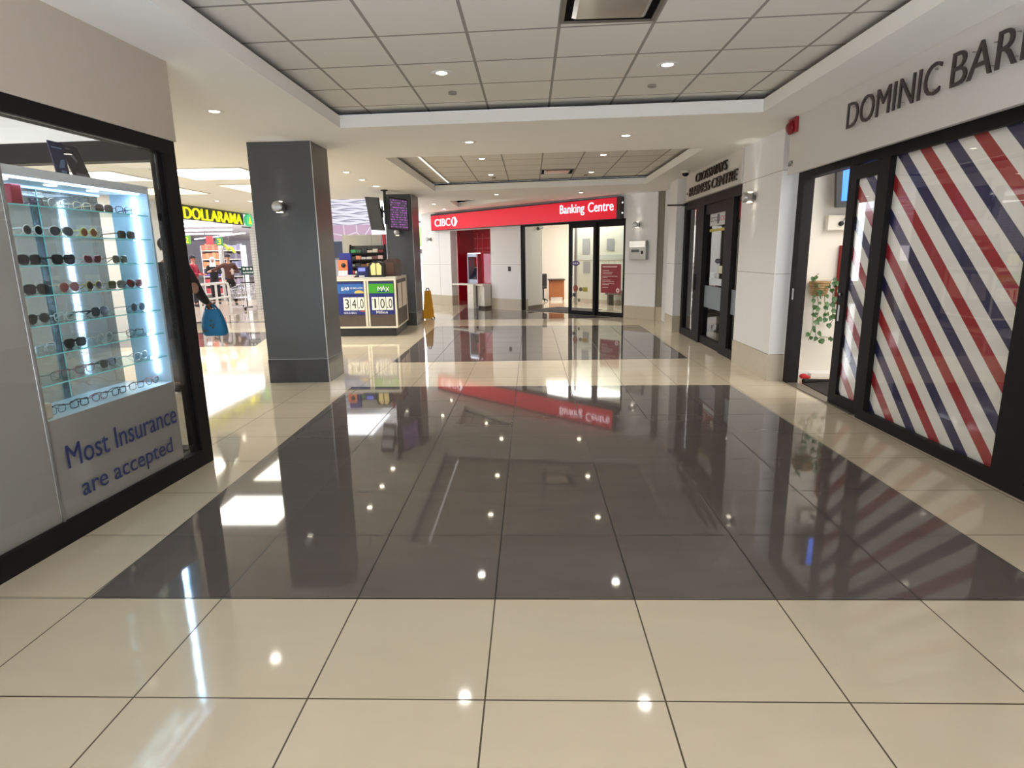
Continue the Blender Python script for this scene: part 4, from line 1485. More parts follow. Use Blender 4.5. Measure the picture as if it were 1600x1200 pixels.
# hanging red notice board
t = thing('hanging_notice', 'red printed notice board hanging inside the right glass door', 'notice board', (2.0, 0.02, 0.55), 0, None, BANK)
q = MB(BANK)
q.box(1.765, 2.33, 0.040, 0.0445, 0.55, 1.215)
q.build('board', mat('notice_red', (150, 44, 52), 0.4), t)
q = MB(BANK)
for r, (z, x1) in enumerate(((1.14, 2.22), (1.06, 2.0), (1.02, 2.1), (0.985, 2.08), (0.93, 2.23), (0.90, 1.95), (0.84, 2.04), (0.81, 2.14), (0.765, 2.15), (0.735, 2.0), (0.67, 1.98))):
    q.box(1.81, x1, 0.0385, 0.0398, z, z + (0.03 if r == 0 else 0.014))
q.build('printed_lines', mat('notice_text', (226, 190, 190), 0.5), t)
q = MB(BANK)
q.prism([(2.25 + 0.05 * cos(k * pi / 8), 0.0398, 0.615 + 0.05 * sin(k * pi / 8)) for k in range(16)], (0, -0.0012, 0))
q.build('round_emblem', mat('notice_emblem', (236, 220, 214), 0.5), t)
q = MB(BANK)
q.prism([(2.25 + 0.02 * cos(k * pi / 3), 0.0384, 0.615 + 0.024 * sin(k * pi / 3)) for k in range(6)], (0, -0.001, 0))
q.build('emblem_mark', mat('notice_red_dark', (120, 30, 40), 0.5), t)
for tt in (1.98, 2.14):
    q = MB(BANK)
    q.box(tt, tt + 0.006, 0.041, 0.044, 1.2155, 1.31)
    q.build('hanger', STEEL, t)

# bank interior
BW = mat('bank_interior_wall', (236, 230, 220), 0.6)
q = MB(BANK)
q.box(-0.95, -0.80, 0.241, 0.42, 0, 2.7).box(-1.10, -0.86, 0.42, 0.88, 0, 2.7)
o = struct(q.build('wall_lobby', BW), 'white side wall just inside the bank entrance', 'wall')
q = MB(BANK)
q.box(-0.799, -0.79, 0.241, 0.42, 0, 0.10).box(-0.8595, -0.85, 0.425, 0.88, 0, 0.10)
q.build('baseboard', mat('brown_baseboard', (112, 98, 86), 0.5), o)
q = MB()
q.box(0.2, 1.36, 20.6, 20.7, 0, 2.7)
struct(q.build('wall_office', mat('beige_office_wall', (206, 196, 180), 0.6)), 'beige office wall behind the desk in the bank', 'wall')
q = MB()
q.box(1.361, 1.44, 20.58, 20.7, 0, 2.7)
struct(q.build('trim_1', FRAMEB), 'dark upright at the end of the beige office wall', 'trim')
q = MB()
q.box(-3, 6.0, 23.0, 23.1, 0, 2.7)
struct(q.build('wall_bank_back', mat('bright_wall', (244, 240, 230), 0.6)), 'bright white back wall of the bank', 'wall')
n = NB('frosted_office_glass')
n.b.inputs['Base Color'].default_value = lin((226, 230, 212)) + (1,)
n.b.inputs['Roughness'].default_value = 0.5
n.b.inputs['Transmission Weight'].default_value = 0.25
o = struct(MB(BANK).box(-1.50, 2.6, 3.0, 3.03, 0.12, 2.6).build('window_4', n.m), 'pale frosted office partition inside the bank', 'window')
q = MB(BANK)
q.box(-1.46, 2.6, 2.985, 2.9995, 1.27, 1.42)
q.build('manifestation_band', mat('band_grey', (196, 202, 190), 0.5), o)
q = MB(BANK)
q.box(-1.50, 2.6, 2.98, 3.05, 0, 0.1195)
q.build('sill', mat('sill_grey', (196, 190, 176), 0.4), o)
q = MB(BANK)
q.box(2.601, 2.7, 0.3, 4, 0, 2.7)
struct(q.build('wall_bank_side', BW), 'inner side wall of the bank right of the doors', 'wall')
q = MB(BANK)
q.box(-0.80, -0.74, 2.2, 2.26, 0.0, 2.6)
struct(q.build('trim_2', mat('grey_upright', (150, 148, 142), 0.4, metal=0.3)), 'slim grey upright behind the bank door', 'trim')
GREYP = mat('grey_notice', (150, 154, 154), 0.5, noise=0.12, scale=50)
for t0, t1, z0, z1, lab in ((-1.13, -0.86, 1.45, 1.90, 'tall grey notice on the frosted partition, upper one behind the left door'), (-1.09, -0.85, 0.89, 1.23, 'grey notice below the tall one on the frosted partition'), (-0.24, 0.01, 1.54, 1.87, 'grey notice seen through the right bank door')):
    q = MB(BANK)
    q.box(t0, t1, 2.978, 2.984, z0, z1)
    tag(q.build('notice', GREYP), lab, 'notice', 'grey notices in the bank')
q = MB(BANK)
q.box(0.02, 0.62, 2.6, 2.95, 0.30, 0.42)
q.box(0.05, 0.10, 2.65, 2.9, 0.0, 0.2995).box(0.54, 0.59, 2.65, 2.9, 0.0, 0.2995)
tag(q.build('low_bench', mat('bench_grey', (126, 118, 110), 0.5)), 'low grey bench behind the right bank door', 'bench')
t = thing('office_desk', 'small wooden desk with orange brown front in the bank', 'desk', (0.85, 19.6, 0))
WOODO = mat('orange_wood', (150, 88, 46), 0.45, noise=0.18, scale=8, stretch=(1, 1, 6))
q = MB()
q.box(0.60, 1.09, 19.5, 19.54, 0.10, 0.64)
q.build('front_panel', WOODO, t)
q = MB()
q.box(0.57, 1.12, 19.44, 20.1, 0.6405, 0.675)
q.build('desktop', mat('desk_top_dark', (58, 44, 38), 0.4), t)
for x in (0.61, 1.04):
    q = MB()
    q.box(x, x + 0.05, 19.5405, 19.6, 0, 0.64)
    q.build('leg', WOODO, t)
t = thing('office_chair', 'black office chair tucked beside the bank desk', 'chair', (0.48, 19.45, 0))
CH = mat('black_upholstery', (34, 30, 32), 0.6)
q = MB()
q.rbox(0.30, 0.53, 19.12, 19.38, 0.40, 0.48, 0.03)
q.build('seat', CH, t)
q = MB()
q.rbox(0.31, 0.54, 19.39, 19.46, 0.45, 0.86, 0.035)
q.build('backrest', CH, t)
q = MB()
q.cyl((0.415, 19.25, 0.06), (0.415, 19.25, 0.40), 0.025)
for k in range(5):
    a = k * 2 * pi / 5
    q.tube([(0.415, 19.25, 0.08), (0.415 + 0.13 * cos(a), 19.25 + 0.16 * sin(a), 0.03)], [0.02, 0.014], 8)
    q.ball((0.415 + 0.13 * cos(a), 19.25 + 0.16 * sin(a), 0.02), 0.02, seg=8)
q.build('base', BLACK, t)
t = thing('wall_camera', 'small grey camera high on the bank lobby wall', 'camera', (-0.80, 0.75, 2.1), 0, None, BANK)
q = MB(BANK)
q.tube([(-0.8595, 0.75, 2.17), (-0.76, 0.72, 2.15)], 0.016)
q.build('bracket', STEEL, t)
q = MB(BANK)
q.tube([(-0.78, 0.80, 2.17), (-0.72, 0.57, 2.13)], [0.035, 0.045], 12)
q.build('camera_body', mat('camera_grey', (90, 90, 88), 0.4), t)
q = MB(BANK)
q.prism([(-0.70, 0.03, 0.001), (0.80, 0.10, 0.001), (0.80, 1.4, 0.001), (-0.72, 1.4, 0.001)], (0, 0, 0.008))
tag(q.build('entrance_mat', mat('mat_dark', (56, 50, 46), 0.9, noise=0.2, scale=200)), 'dark brown entrance mat in the bank doorway', 'mat')

# ------------------------------------------------------------------ white pillar and business centre front (right side)
def white_pier(x0, y0, y1, label, x1=2.95, joints=(1.2, 2.29)):
    o = struct(MB().box(x0, x1, y0, y1, 0.305, 2.7195).build('column', WALLW), label, 'column')
    q = MB()
    q.box(x0 - 0.006, x1, y0 - 0.006, y1 + 0.006, 0, 0.30)
    q.build('base_tile', BASE, o)
    q = MB()
    for z in joints:
        q.box(x0 - 0.001, x0 - 0.0002, y0, y1, z, z + 0.006).box(x0, x1, y0 - 0.001, y0 - 0.0002, z, z + 0.006)
    q.build('panel_joint', mat('joint_grey', (160, 154, 144), 0.7), o)
    q = MB()
    q.box(x0 - 0.004, x0 + 0.003, y0 - 0.004, y0 + 0.003, 0.30, 2.2)
    q.build('corner_trim', mat('white_trim', (240, 240, 240), 0.3), o)
    return o


white_pier(2.70, 6.80, 8.02, 'white panelled pillar with beige base between barber and business centre')
white_pier(2.62, 11.15, 11.75, 'narrow white pier at the far end of the business centre', 2.95, (1.25,))
q = MB()
q.box(2.86, 2.95, 11.751, 13.3, 0, 2.7195)
struct(q.build('wall_right_far', WALLW), 'white wall piece between the far pier and the bank', 'wall')
XB = 2.74
q = MB()
q.box(2.68, 2.95, 8.03, 10.78, 2.30, 2.7195)
o = struct(q.build('wall_sign_fascia', FASCIA), 'white sign band over the business centre entrance', 'wall')
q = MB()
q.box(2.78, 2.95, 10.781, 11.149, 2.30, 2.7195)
struct(q.build('wall_fascia_return', mat('pier_shadow_paint', (206, 198, 184), 0.7)), 'plain wall over the far pane of the business centre', 'wall')  # darker tone puts the return's shade into the paint
GOLDL = mat('bronze_letter', (58, 52, 40), 0.32, metal=0.55)
t = thing('shop_sign', 'two line raised bronze letters on the white band of the business centre', 'sign', (2.67, 9.3, 2.34))
R68 = RIGHT(2.68)
letters(t, 'CROSSWAYS', R68, -10.10, -8.56, 2.535, 2.665, 0.022, -0.012, GOLDL, -0.004, 0.12)
letters(t, 'BUSINESS', R68, -10.48, -9.32, 2.35, 2.49, 0.022, -0.012, GOLDL, -0.004, 0.12)
letters(t, 'CENTRE', R68, -9.22, -8.12, 2.35, 2.49, 0.022, -0.012, GOLDL, -0.004, 0.12)
q = MB()
for yy, zz in ((10.0, 2.6), (9.3, 2.6), (8.7, 2.6), (10.3, 2.42), (9.6, 2.42), (8.9, 2.42), (8.3, 2.42)):
    q.box(2.668, 2.6799, yy - 0.004, yy + 0.004, zz - 0.004, zz + 0.004)
q.build('stand_off', STEEL, t)
d = struct(MB().box(XB, XB + 0.14, 8.03, 11.08, 2.17, 2.2995).build('window_5', FRAME), 'dark framed glass front of the business centre', 'window')
q = MB()
q.box(XB, XB + 0.14, 10.94, 11.08, 0, 2.1695)
q.build('end_post', FRAMEB, d)
q = MB()
q.box(XB, XB + 0.14, 9.85, 10.28, 0, 2.1695)
q.build('wide_post', FRAMEB, d)
q = MB()
q.box(XB, XB + 0.14, 8.44, 8.78, 0, 2.1695)
q.build('post', FRAMEB, d)
q = MB()
q.box(XB, XB + 0.14, 10.2805, 10.9395, 0, 0.12).box(XB + 0.03, XB + 0.12, 8.7805, 9.8495, 0, 0.12).box(XB, XB + 0.14, 8.03, 8.4395, 0, 0.12)
q.build('bottom_rail', FRAME, d)
q = MB()
q.box(XB + 0.03, XB + 0.10, 8.7805, 9.8495, 2.02, 2.1695)
q.build('door_head', FRAME, d)
for y0, y1, x in ((10.2805, 10.9395, 0.04), (8.7805, 9.8495, 0.07), (8.03, 8.4395, 0.04)):
    q = MB()
    q.box(XB + x, XB + x + 0.008, y0, y1, 0.1205, 2.019 if x > 0.05 else 2.1695)
    q.build('pane', DARKG, d)
q = MB()
q.box(XB + 0.0685, XB + 0.0695, 8.80, 9.84, 0.59, 0.93).box(XB + 0.0385, XB + 0.0395, 8.035, 8.435, 0.60, 0.94)
q.build('frosted_band', mat('grey_blue_film', (128, 140, 148), 0.45), d)
q = MB()
q.box(XB - 0.03, XB - 0.0005, 10.16, 10.22, 0.84, 1.10)
q.build('push_handle', BLACK, d)
t = thing('door_sticker', 'white sign with dark letters and blue oval on the dark glass door', 'sticker', (2.80, 9.3, 1.86))
R80 = RIGHT(XB + 0.07)
q = MB()
q.box(XB + 0.066, XB + 0.069, 8.86, 9.72, 1.84, 2.03)
q.build('sheet', mat('white_sheet', (214, 216, 216), 0.5), t)
lettering(t, 'CCTC', R80, -9.68, -9.38, 1.90, 1.97, 0.001, -0.0042, mat('slate_ink', (44, 54, 70), 0.5), 0.01)
q = MB()
q.prism([(XB + 0.0655, 9.30 + 0.07 * cos(k * pi / 10), 1.935 + 0.075 * sin(k * pi / 10)) for k in range(20)], (-0.001, 0, 0))
q.build('oval_mark', mat('oval_blue', (50, 64, 100), 0.4), t)
lettering(t, 'CICI', R80, -9.20, -8.92, 1.90, 1.97, 0.001, -0.0042, mat('rose_ink', (196, 90, 120), 0.5), 0.01)
for y0, y1, z0, z1, c, lab in ((8.98, 9.60, 0.96, 1.06, (204, 214, 220), 'pale printed strip on the dark glass door above the frosted band'), (8.87, 9.16, 1.14, 1.25, (212, 208, 184), 'small cream note on the dark glass door'), (8.90, 9.72, 1.755, 1.795, (196, 176, 60), 'yellow strip across the dark glass door')):
    q = MB()
    q.box(XB + 0.066, XB + 0.069, y0, y1, z0, z1)
    tag(q.build('door_notice', mat('note_%d_%d_%d' % c, c, 0.5, noise=0.1, scale=40)), lab, 'notice')
q = MB()
q.lathe([(0, 0), (0.07, 0), (0.075, -0.03), (0.06, -0.045), (0, -0.045)], (2.47, 10.03, 2.7195), 20)
t = thing('dome_camera', 'small dome security camera under the soffit by the business sign', 'camera', (2.47, 10.03, 2.72))
q.build('housing', mat('camera_cream', (220, 214, 202), 0.4), t)
q = MB()
q.lathe([(0.055, -0.046), (0.045, -0.075), (0.022, -0.092), (0.0, -0.096)], (2.47, 10.03, 2.7195), 18)
q.build('dome', mat('dome_black', (20, 20, 22), 0.08), t)
q = MB()
q.tube([(2.739, 10.95, 2.26), (2.42, 11.02, 2.265)], 0.014, 8)
q.box(2.68, 2.7395, 10.90, 11.0, 2.24, 2.28)
tag(q.build('projecting_arm', BLACK), 'thin black arm sticking out over the business centre window', 'bracket')
q = MB()
q.box(2.672, 2.6798, 10.66, 10.70, 2.40, 2.44)
tag(q.build('unit_plate', mat('small_dark_plate', (80, 76, 70), 0.5)), 'tiny unit plate at the far end of the white sign band', 'plate')
# reception room behind the smoked glass
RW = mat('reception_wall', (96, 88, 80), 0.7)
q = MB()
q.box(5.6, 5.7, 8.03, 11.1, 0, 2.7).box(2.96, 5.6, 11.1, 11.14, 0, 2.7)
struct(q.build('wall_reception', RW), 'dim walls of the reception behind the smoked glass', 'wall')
q = MB()
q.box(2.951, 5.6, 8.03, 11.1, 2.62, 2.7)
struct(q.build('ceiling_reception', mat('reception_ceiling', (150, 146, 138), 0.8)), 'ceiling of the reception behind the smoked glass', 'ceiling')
t = thing('stripe_shelf', 'shelf with orange folder rows behind the smoked glass door', 'shelf', (3.5, 9.5, 0))  # orange boxes added to give the orange stripes in the door glass
q = MB()
q.box(3.42, 3.74, 8.95, 8.98, 0, 1.9).box(3.42, 3.74, 9.95, 9.98, 0, 1.9).box(3.74, 3.76, 8.95, 9.98, 0, 1.9)
for k in range(7):
    q.box(3.42, 3.7395, 8.9805, 9.9495, 0.25 + k * 0.25, 0.27 + k * 0.25)
q.build('carcass', mat('shelf_dark', (40, 30, 26), 0.5), t)
ORG = mat('orange_stripe', (206, 96, 44), 0.5, noise=0.25, scale=14)
for k in range(3, 7):
    for j in range(6):
        q = MB()
        y = 8.99 + j * 0.158
        q.box(3.44, 3.70, y, y + 0.14, 0.2705 + (k - 1) * 0.25, 0.43 + (k - 1) * 0.25)
        tag(q.build('stripe', ORG), 'orange folder box, %s in the %s row of the shelf behind smoked glass' % (ORD[j], ['lowest', 'second', 'third', 'top'][k - 3]), 'stripe', 'orange stripes on the reception shelf')

# ------------------------------------------------------------------ barber shop front
XF = 2.865
q = MB()
q.prism([(2.60, -8, 2.195), (2.60, -8, 2.7195), (2.95, -8, 2.7195), (2.95, -8, 2.262), (2.865, -8, 2.258)], (0, 14.42, 0))
struct(q.build('wall_right', FASCIA), 'white fascia band over the barber shop front', 'wall')
q = MB()
q.box(2.87, 2.95, 6.421, 6.799, 2.262, 2.7195).box(2.87, 2.95, 6.77, 6.799, 0, 2.2615)
struct(q.build('wall_right_jamb', WALLW), 'white wall strip between barber door and pillar', 'wall')
t = thing('shop_sign', 'raised dark letters of the barber shop on the white fascia', 'sign', (2.59, 4.3, 2.39))
R60 = RIGHT(2.60)
letters(t, 'DOMINIC', R60, -5.255, -4.13, 2.405, 2.600, 0.012, -0.022, LETTER, -0.008)
letters(t, 'BARBER', R60, -4.03, -3.03, 2.405, 2.600, 0.012, -0.022, LETTER, -0.008)
for k in range(14):
    yy = 5.2 - k * 0.165
    for zz in (2.44, 2.56):
        q = MB()
        q.box(2.579, 2.5999, yy - 0.003, yy + 0.003, zz, zz + 0.006)
        q.build('stand_off', STEEL, t)
t = thing('unit_number', 'small unit number at the far lower corner of the barber fascia', 'sign', (2.598, 6.36, 2.28))
lettering(t, '639', R60, -6.40, -6.31, 2.275, 2.325, 0.002, -0.001, INK, 0.0)
t = thing('fire_alarm', 'red fire alarm horn at the far end of the barber fascia', 'alarm', (2.57, 6.34, 2.58))
q = MB()
q.rbox(2.572, 2.5995, 6.24, 6.42, 2.575, 2.715, 0.008)
q.build('back_plate', mat('alarm_red', (150, 20, 34), 0.35), t)
q = MB()
q.lathe([(0, -0.045), (0.03, -0.045), (0.062, -0.02), (0.066, 0.0), (0, 0.0)], (2.5715, 6.34, 2.63), 20, axis='x')
q.build('horn', mat('alarm_red_dark', (126, 14, 28), 0.3), t)

n = NB('striped_window_film')
P, px, py, pz = n.pos()
ph = n.math('SUBTRACT', n.math('MULTIPLY_ADD', pz, 1.04, 4.821 - 1.04 * 2.177), py)
ph = n.math('MODULO', n.math('ADD', ph, 0.551 * 40), 0.551)
red = n.math('LESS_THAN', ph, 0.128)
nav = n.math('MULTIPLY', n.math('GREATER_THAN', ph, 0.276), n.math('LESS_THAN', ph, 0.404))
c1 = n.mix(red, lin((230, 230, 228)), lin((176, 44, 60)))
c2 = n.mix(nav, (0, 0, 0), lin((56, 56, 106)))
n.link(c1, n.nt.nodes[-1].inputs[6])
n.link(c2, n.b.inputs['Base Color'])
n.b.inputs['Roughness'].default_value = 0.45
tl = n.node('ShaderNodeBsdfTranslucent')
n.link(c2, tl.inputs[0])
tp = n.node('ShaderNodeBsdfTransparent')
m1 = n.node('ShaderNodeMixShader')
m1.inputs[0].default_value = 0.45
m2 = n.node('ShaderNodeMixShader')
m2.inputs[0].default_value = 0.10
n.link(n.b.outputs[0], m1.inputs[1])
n.link(tl.outputs[0], m1.inputs[2])
n.link(m1.outputs[0], m2.inputs[1])
n.link(tp.outputs[0], m2.inputs[2])
n.link(m2.outputs[0], n.out.inputs[0])
FILM = n.m

w = struct(MB().box(XF, XF + 0.11, -8, 5.30, 2.172, 2.2575).build('window_6', FRAMEB), 'large black framed barber window with striped film', 'window')
q = MB()
q.box(XF, XF + 0.11, -8, 5.215, 0, 0.088)
q.build('bottom_rail', FRAMEB, w)
q = MB()
q.box(XF, XF + 0.11, 5.10, 5.215, 0.0885, 2.1715)
q.build('post', FRAMEB, w)
q = MB()
q.box(XF - 0.004, XF + 0.12, 3.375, 3.63, 0.0885, 2.1715)
q.build('wide_post', FRAMEB, w)
for y0, y1 in ((3.6305, 5.0995), (-8, 3.3745)):
    q = MB()
    q.box(XF + 0.04, XF + 0.048, y0, y1, 0.0885, 2.1715)
    q.build('pane', GLASS, w)
    q = MB()
    q.box(XF + 0.0485, XF + 0.0495, y0, y1, 0.0885, 2.1715)
    q.build('striped_film', FILM, w)
d = struct(MB().box(XF, XF + 0.11, 5.301, 6.63, 2.185, 2.2575).build('door_2', FRAMEB), 'black framed sliding barber door standing open', 'door')
q = MB()
q.box(XF, XF + 0.11, 6.6305, 6.769, 0, 2.2575)
q.build('jamb', FRAME, d)
q = MB()
q.box(XF - 0.003, XF - 0.0003, 6.655, 6.70, 0.93, 1.05)
q.build('strike_plate', CHROME, d)
q = MB()
q.box(XF - 0.01, XF + 0.11, 5.30, 6.63, 0.0, 0.012)
q.build('threshold', mat('threshold', (120, 112, 100), 0.4, metal=0.4), d)
q = MB()
q.box(XF + 0.02, XF + 0.075, 5.625, 5.76, 0.0125, 2.1845).box(XF + 0.02, XF + 0.075, 5.2155, 5.30, 0.0125, 2.1715)
q.box(XF + 0.02, XF + 0.075, 5.3005, 5.6245, 0.0125, 0.115).box(XF + 0.02, XF + 0.075, 5.3005, 5.6245, 2.06, 2.1715)
lf = q.build('sliding_leaf', FRAMEB, d)
q = MB()
q.box(XF + 0.04, XF + 0.048, 5.3005, 5.6245, 0.1155, 2.0595)
q.build('pane', GLASS, lf)
q = MB()
q.box(XF + 0.0485, XF + 0.0495, 5.3005, 5.6245, 0.1155, 2.0595)
q.build('striped_film', FILM, lf)
q = MB()
q.lathe([(0, -0.015), (0.012, -0.015), (0.014, 0), (0, 0)], (XF + 0.0198, 5.70, 1.05), 12, axis='x')
q.box(XF + 0.012, XF + 0.0198, 5.685, 5.715, 0.80, 0.95)
q.build('lock', STEEL, lf)

# barber shop interior
BI = mat('barber_wall', (232, 226, 214), 0.7)
q = MB()
q.box(2.951, 7.0, 7.0, 7.08, 0, 2.7)
o = struct(q.build('wall_barber_end', BI), 'cream end wall inside the barber shop', 'wall')
q = MB()
q.box(2.951, 7.0, 6.985, 6.9995, 0, 0.07)
q.build('skirting', WHITE, o)
q = MB()
q.box(6.92, 7.0, -4, 6.9995, 0, 2.7)
struct(q.build('wall_barber_back', BI), 'cream back wall inside the barber shop', 'wall')
q = MB()
q.box(2.951, 7.0, -4, 6.9995, 2.62, 2.7)
struct(q.build('ceiling_barber', mat('barber_ceiling', (224, 222, 216), 0.8)), 'white ceiling inside the barber shop', 'ceiling')
t = thing('wall_television', 'black wall television with bright blue picture in the barber shop', 'television', (3.85, 6.85, 1.9))
q = MB()
q.prism([(3.30, 6.80, 1.90), (4.15, 6.72, 1.90), (4.15, 6.72, 2.32), (3.27, 6.80, 2.32)], (0, 0.045, 0))
q.build('casing', BLACK, t)
q = MB()
q.prism([(3.345, 6.7955, 1.965), (4.12, 6.7215, 1.965), (4.12, 6.7215, 2.30), (3.335, 6.7955, 2.30)], (0, -0.002, 0))
q.build('screen', mat('tv_blue', (40, 110, 240), 0.3, emit=1.6), t)
q = MB()
q.box(3.75, 3.85, 6.84, 6.9995, 2.05, 2.25)
q.build('bracket', BLACK, t)
t = thing('wall_box', 'white wall box with a black plug and cord under the television', 'electrical box', (3.42, 6.96, 1.66))
q = MB()
q.rbox(3.285, 3.56, 6.92, 6.999, 1.665, 1.83, 0.008)
q.build('body', mat('ivory_box', (226, 220, 206), 0.5), t)
q = MB()
q.lathe([(0, 6.895), (0.024, 6.895), (0.026, 6.9195), (0, 6.9195)], (3.425, 0, 1.735), 16, axis='y')
q.build('plug', BLACK, t)
q = MB()
q.tube([(3.43, 6.90, 1.745), (3.45, 6.89, 1.79), (3.475, 6.89, 1.835), (3.50, 6.89, 1.84), (3.51, 6.90, 1.80)], 0.004, 6)
q.build('cord', BLACK, t)
t = thing('hanging_plant', 'trailing pothos plant in a small wall basket inside the barber shop', 'plant', (3.26, 6.93, 0.96))
q = MB()
for k in range(6):
    z = 0.965 + k * 0.027
    r = 0.07 + 0.006 * k
    q.tube([(3.255 + r * cos(a * pi / 8), 6.915 + r * 0.9 * sin(a * pi / 8), z) for a in range(16)], 0.0155, 6, closed=True)
q.lathe([(0, 0.955), (0.07, 0.955), (0.095, 1.09), (0, 1.09)], (3.255, 6.915, 0), 16)
q.build('basket', mat('wicker', (168, 136, 92), 0.7, noise=0.35, scale=60), t)
rnd = random.Random(11)
STEM, LEAF = mat('vine_stem', (88, 100, 56), 0.6), mat('pothos_leaf', (66, 104, 54), 0.4, noise=0.45, scale=9)
vines = [[(3.20, 6.86, 1.10), (3.15, 6.83, 0.98), (3.17, 6.84, 0.80), (3.19, 6.85, 0.62), (3.16, 6.86, 0.45)],
         [(3.24, 6.85, 1.10), (3.20, 6.82, 0.95), (3.23, 6.83, 0.78), (3.21, 6.84, 0.62), (3.24, 6.85, 0.46)],
         [(3.30, 6.85, 1.10), (3.36, 6.82, 1.0), (3.38, 6.84, 0.82), (3.41, 6.86, 0.68), (3.37, 6.86, 0.60)],
         [(3.28, 6.84, 1.10), (3.27, 6.80, 0.92), (3.30, 6.82, 0.76), (3.36, 6.84, 0.72), (3.44, 6.86, 0.74)],
         [(3.24, 6.85, 0.46), (3.30, 6.86, 0.49), (3.38, 6.87, 0.48), (3.46, 6.87, 0.45)],
         [(3.33, 6.87, 1.10), (3.38, 6.85, 1.15), (3.42, 6.86, 1.10), (3.43, 6.86, 1.0)],
         [(3.20, 6.88, 1.10), (3.16, 6.86, 1.16), (3.20, 6.84, 1.20)]]
q = MB()
for v in vines:
    q.tube(v, 0.0035, 6)
q.build('vines', STEM, t)
q = MB()
for vi, v in enumerate(vines):
    m = [10, 11, 8, 9, 4, 5, 3][vi]
    for k in range(m):
        f = (k + 0.5) / m * (len(v) - 1)
        i = min(int(f), len(v) - 2)
        p = Vector(v[i]).lerp(Vector(v[i + 1]), f - i) + Vector((rnd.uniform(-0.03, 0.03), rnd.uniform(-0.02, 0.01), rnd.uniform(-0.02, 0.02)))
        L = rnd.uniform(0.036, 0.062)
        ax = Vector((rnd.uniform(-0.8, 0.8), rnd.uniform(-0.4, 0.2), -rnd.uniform(0.5, 1.1))).normalized()
        nn_ = Vector((rnd.uniform(-0.5, 0.5), -1, rnd.uniform(0, 0.7)))
        sd = ax.cross(nn_).normalized()
        nn_ = sd.cross(ax).normalized()
        out = [(0, 0), (0.12, 0.38), (0.42, 0.52), (0.75, 0.34), (1.12, 0)]
        ctr = [p + ax * (L * a) + nn_ * (0.10 * L * (1 if 0 < a < 1 else 0) * -1) for a, _ in out]
        lf_ = [p + ax * (L * a - (0.12 * L if 0 < j < 2 else 0)) + sd * (L * w_) for j, (a, w_) in enumerate(out)]
        rt_ = [p + ax * (L * a - (0.12 * L if 0 < j < 2 else 0)) - sd * (L * w_) for j, (a, w_) in enumerate(out)]
        vs = ctr + lf_[1:4] + rt_[1:4]
        q.add(vs, [(0, 5, 1), (1, 5, 6, 2), (2, 6, 7, 3), (3, 7, 4), (0, 1, 8), (1, 2, 9, 8), (2, 3, 10, 9), (3, 4, 10)], 0, True)
q.build('leaves', LEAF, t, normals=False)
q = MB()
q.box(3.475, 3.68, 6.93, 6.9995, 0.85, 1.50)
tag(q.build('barber_cape', mat('red_cape', (166, 40, 40), 0.7, noise=0.2, scale=12)), 'red barber cape hanging on the end wall beside the plant', 'cape')
q = MB()
q.prism([(2.99, 5.78, 0.001), (4.2, 5.78, 0.001), (4.2, 6.80, 0.001), (3.02, 6.62, 0.001)], (0, 0, 0.010))
o = tag(q.build('door_mat', mat('black_mat', (38, 34, 32), 0.95, noise=0.3, scale=220, bump=0.5)), 'black door mat with a curled edge inside the barber door', 'mat')
q = MB()
q.tube([(3.03, 6.62, 0.03), (3.2, 6.65, 0.028), (3.5, 6.70, 0.02), (4.2, 6.80, 0.018)], [0.026, 0.018, 0.01, 0.008], 10)
q.build('curled_edge', MATS['black_mat'], o)
q = MB()
q.ball((3.14, 6.86, 0.035), 0.05, 0.04, 0.03, 12)
q.ball((3.19, 6.88, 0.02), 0.04, 0.03, 0.018, 12)
tag(q.build('red_cloth', mat('red_cloth', (190, 40, 44), 0.8)), 'small crumpled red cloth on the floor by the barber wall', 'cloth')
q = MB()
q.box(3.25, 4.1, 6.915, 6.983, 0.001, 0.05)
tag(q.build('white_plank', mat('white_board', (228, 224, 216), 0.5)), 'white plank lying along the foot of the barber wall', 'plank')

# ------------------------------------------------------------------ discount store on the left
q = MB()
q.box(-8.12, -8.02, 4.2, 13.7, 0, 2.7195)
struct(q.build('wall_left_far', WALLW), 'white wall across the hall behind the glasses shop', 'wall')
SX = STORE(-8.02)
t = thing('store_sign', 'row of lit yellow store letters with a round green emblem', 'sign', (-8.0, 15.7, 2.38))
q = MB(SX)
q.box(13.9, 17.15, 0.0, 0.1, 2.395, 2.69)
q.build('back_band', mat('sign_band_dark', (52, 58, 44), 0.5), t)
letters(t, 'DOLLARAMA', SX, 14.16, 17.02, 2.405, 2.675, 0.03, -0.001, YELLE, 0.005)
q = MB(SX)
q.prism([(17.37 + 0.2 * cos(k * pi / 14), 0.0, 2.53 + 0.165 * sin(k * pi / 14)) for k in range(28)], (0, -0.08, 0))
q.build('emblem_disc', mat('emblem_green', (70, 190, 130), 0.4, emit=0.6), t)
q = MB(SX)
q.prism([(17.37, -0.081, 2.64), (17.46, -0.081, 2.43), (17.40, -0.081, 2.43), (17.37, -0.081, 2.52), (17.34, -0.081, 2.43), (17.28, -0.081, 2.43)], (0, -0.008, 0))
q.build('emblem_mark', YELLE, t)
q = MB(SX)
q.box(17.16, 17.6, 0.02, 0.08, 2.33, 2.36).box(13.8, 17.6, 0.03, 0.06, 2.70, 2.7195)
q.build('rail', mat('sign_rail', (70, 86, 50), 0.5), t)
n = NB('white_slat_wall')
P, px, py, pz = n.pos()
l1 = n.math('LESS_THAN', n.math('FRACT', n.math('DIVIDE', pz, 0.075)), 0.12)
l2 = n.math('LESS_THAN', n.math('FRACT', n.math('DIVIDE', py, 0.30)), 0.04)
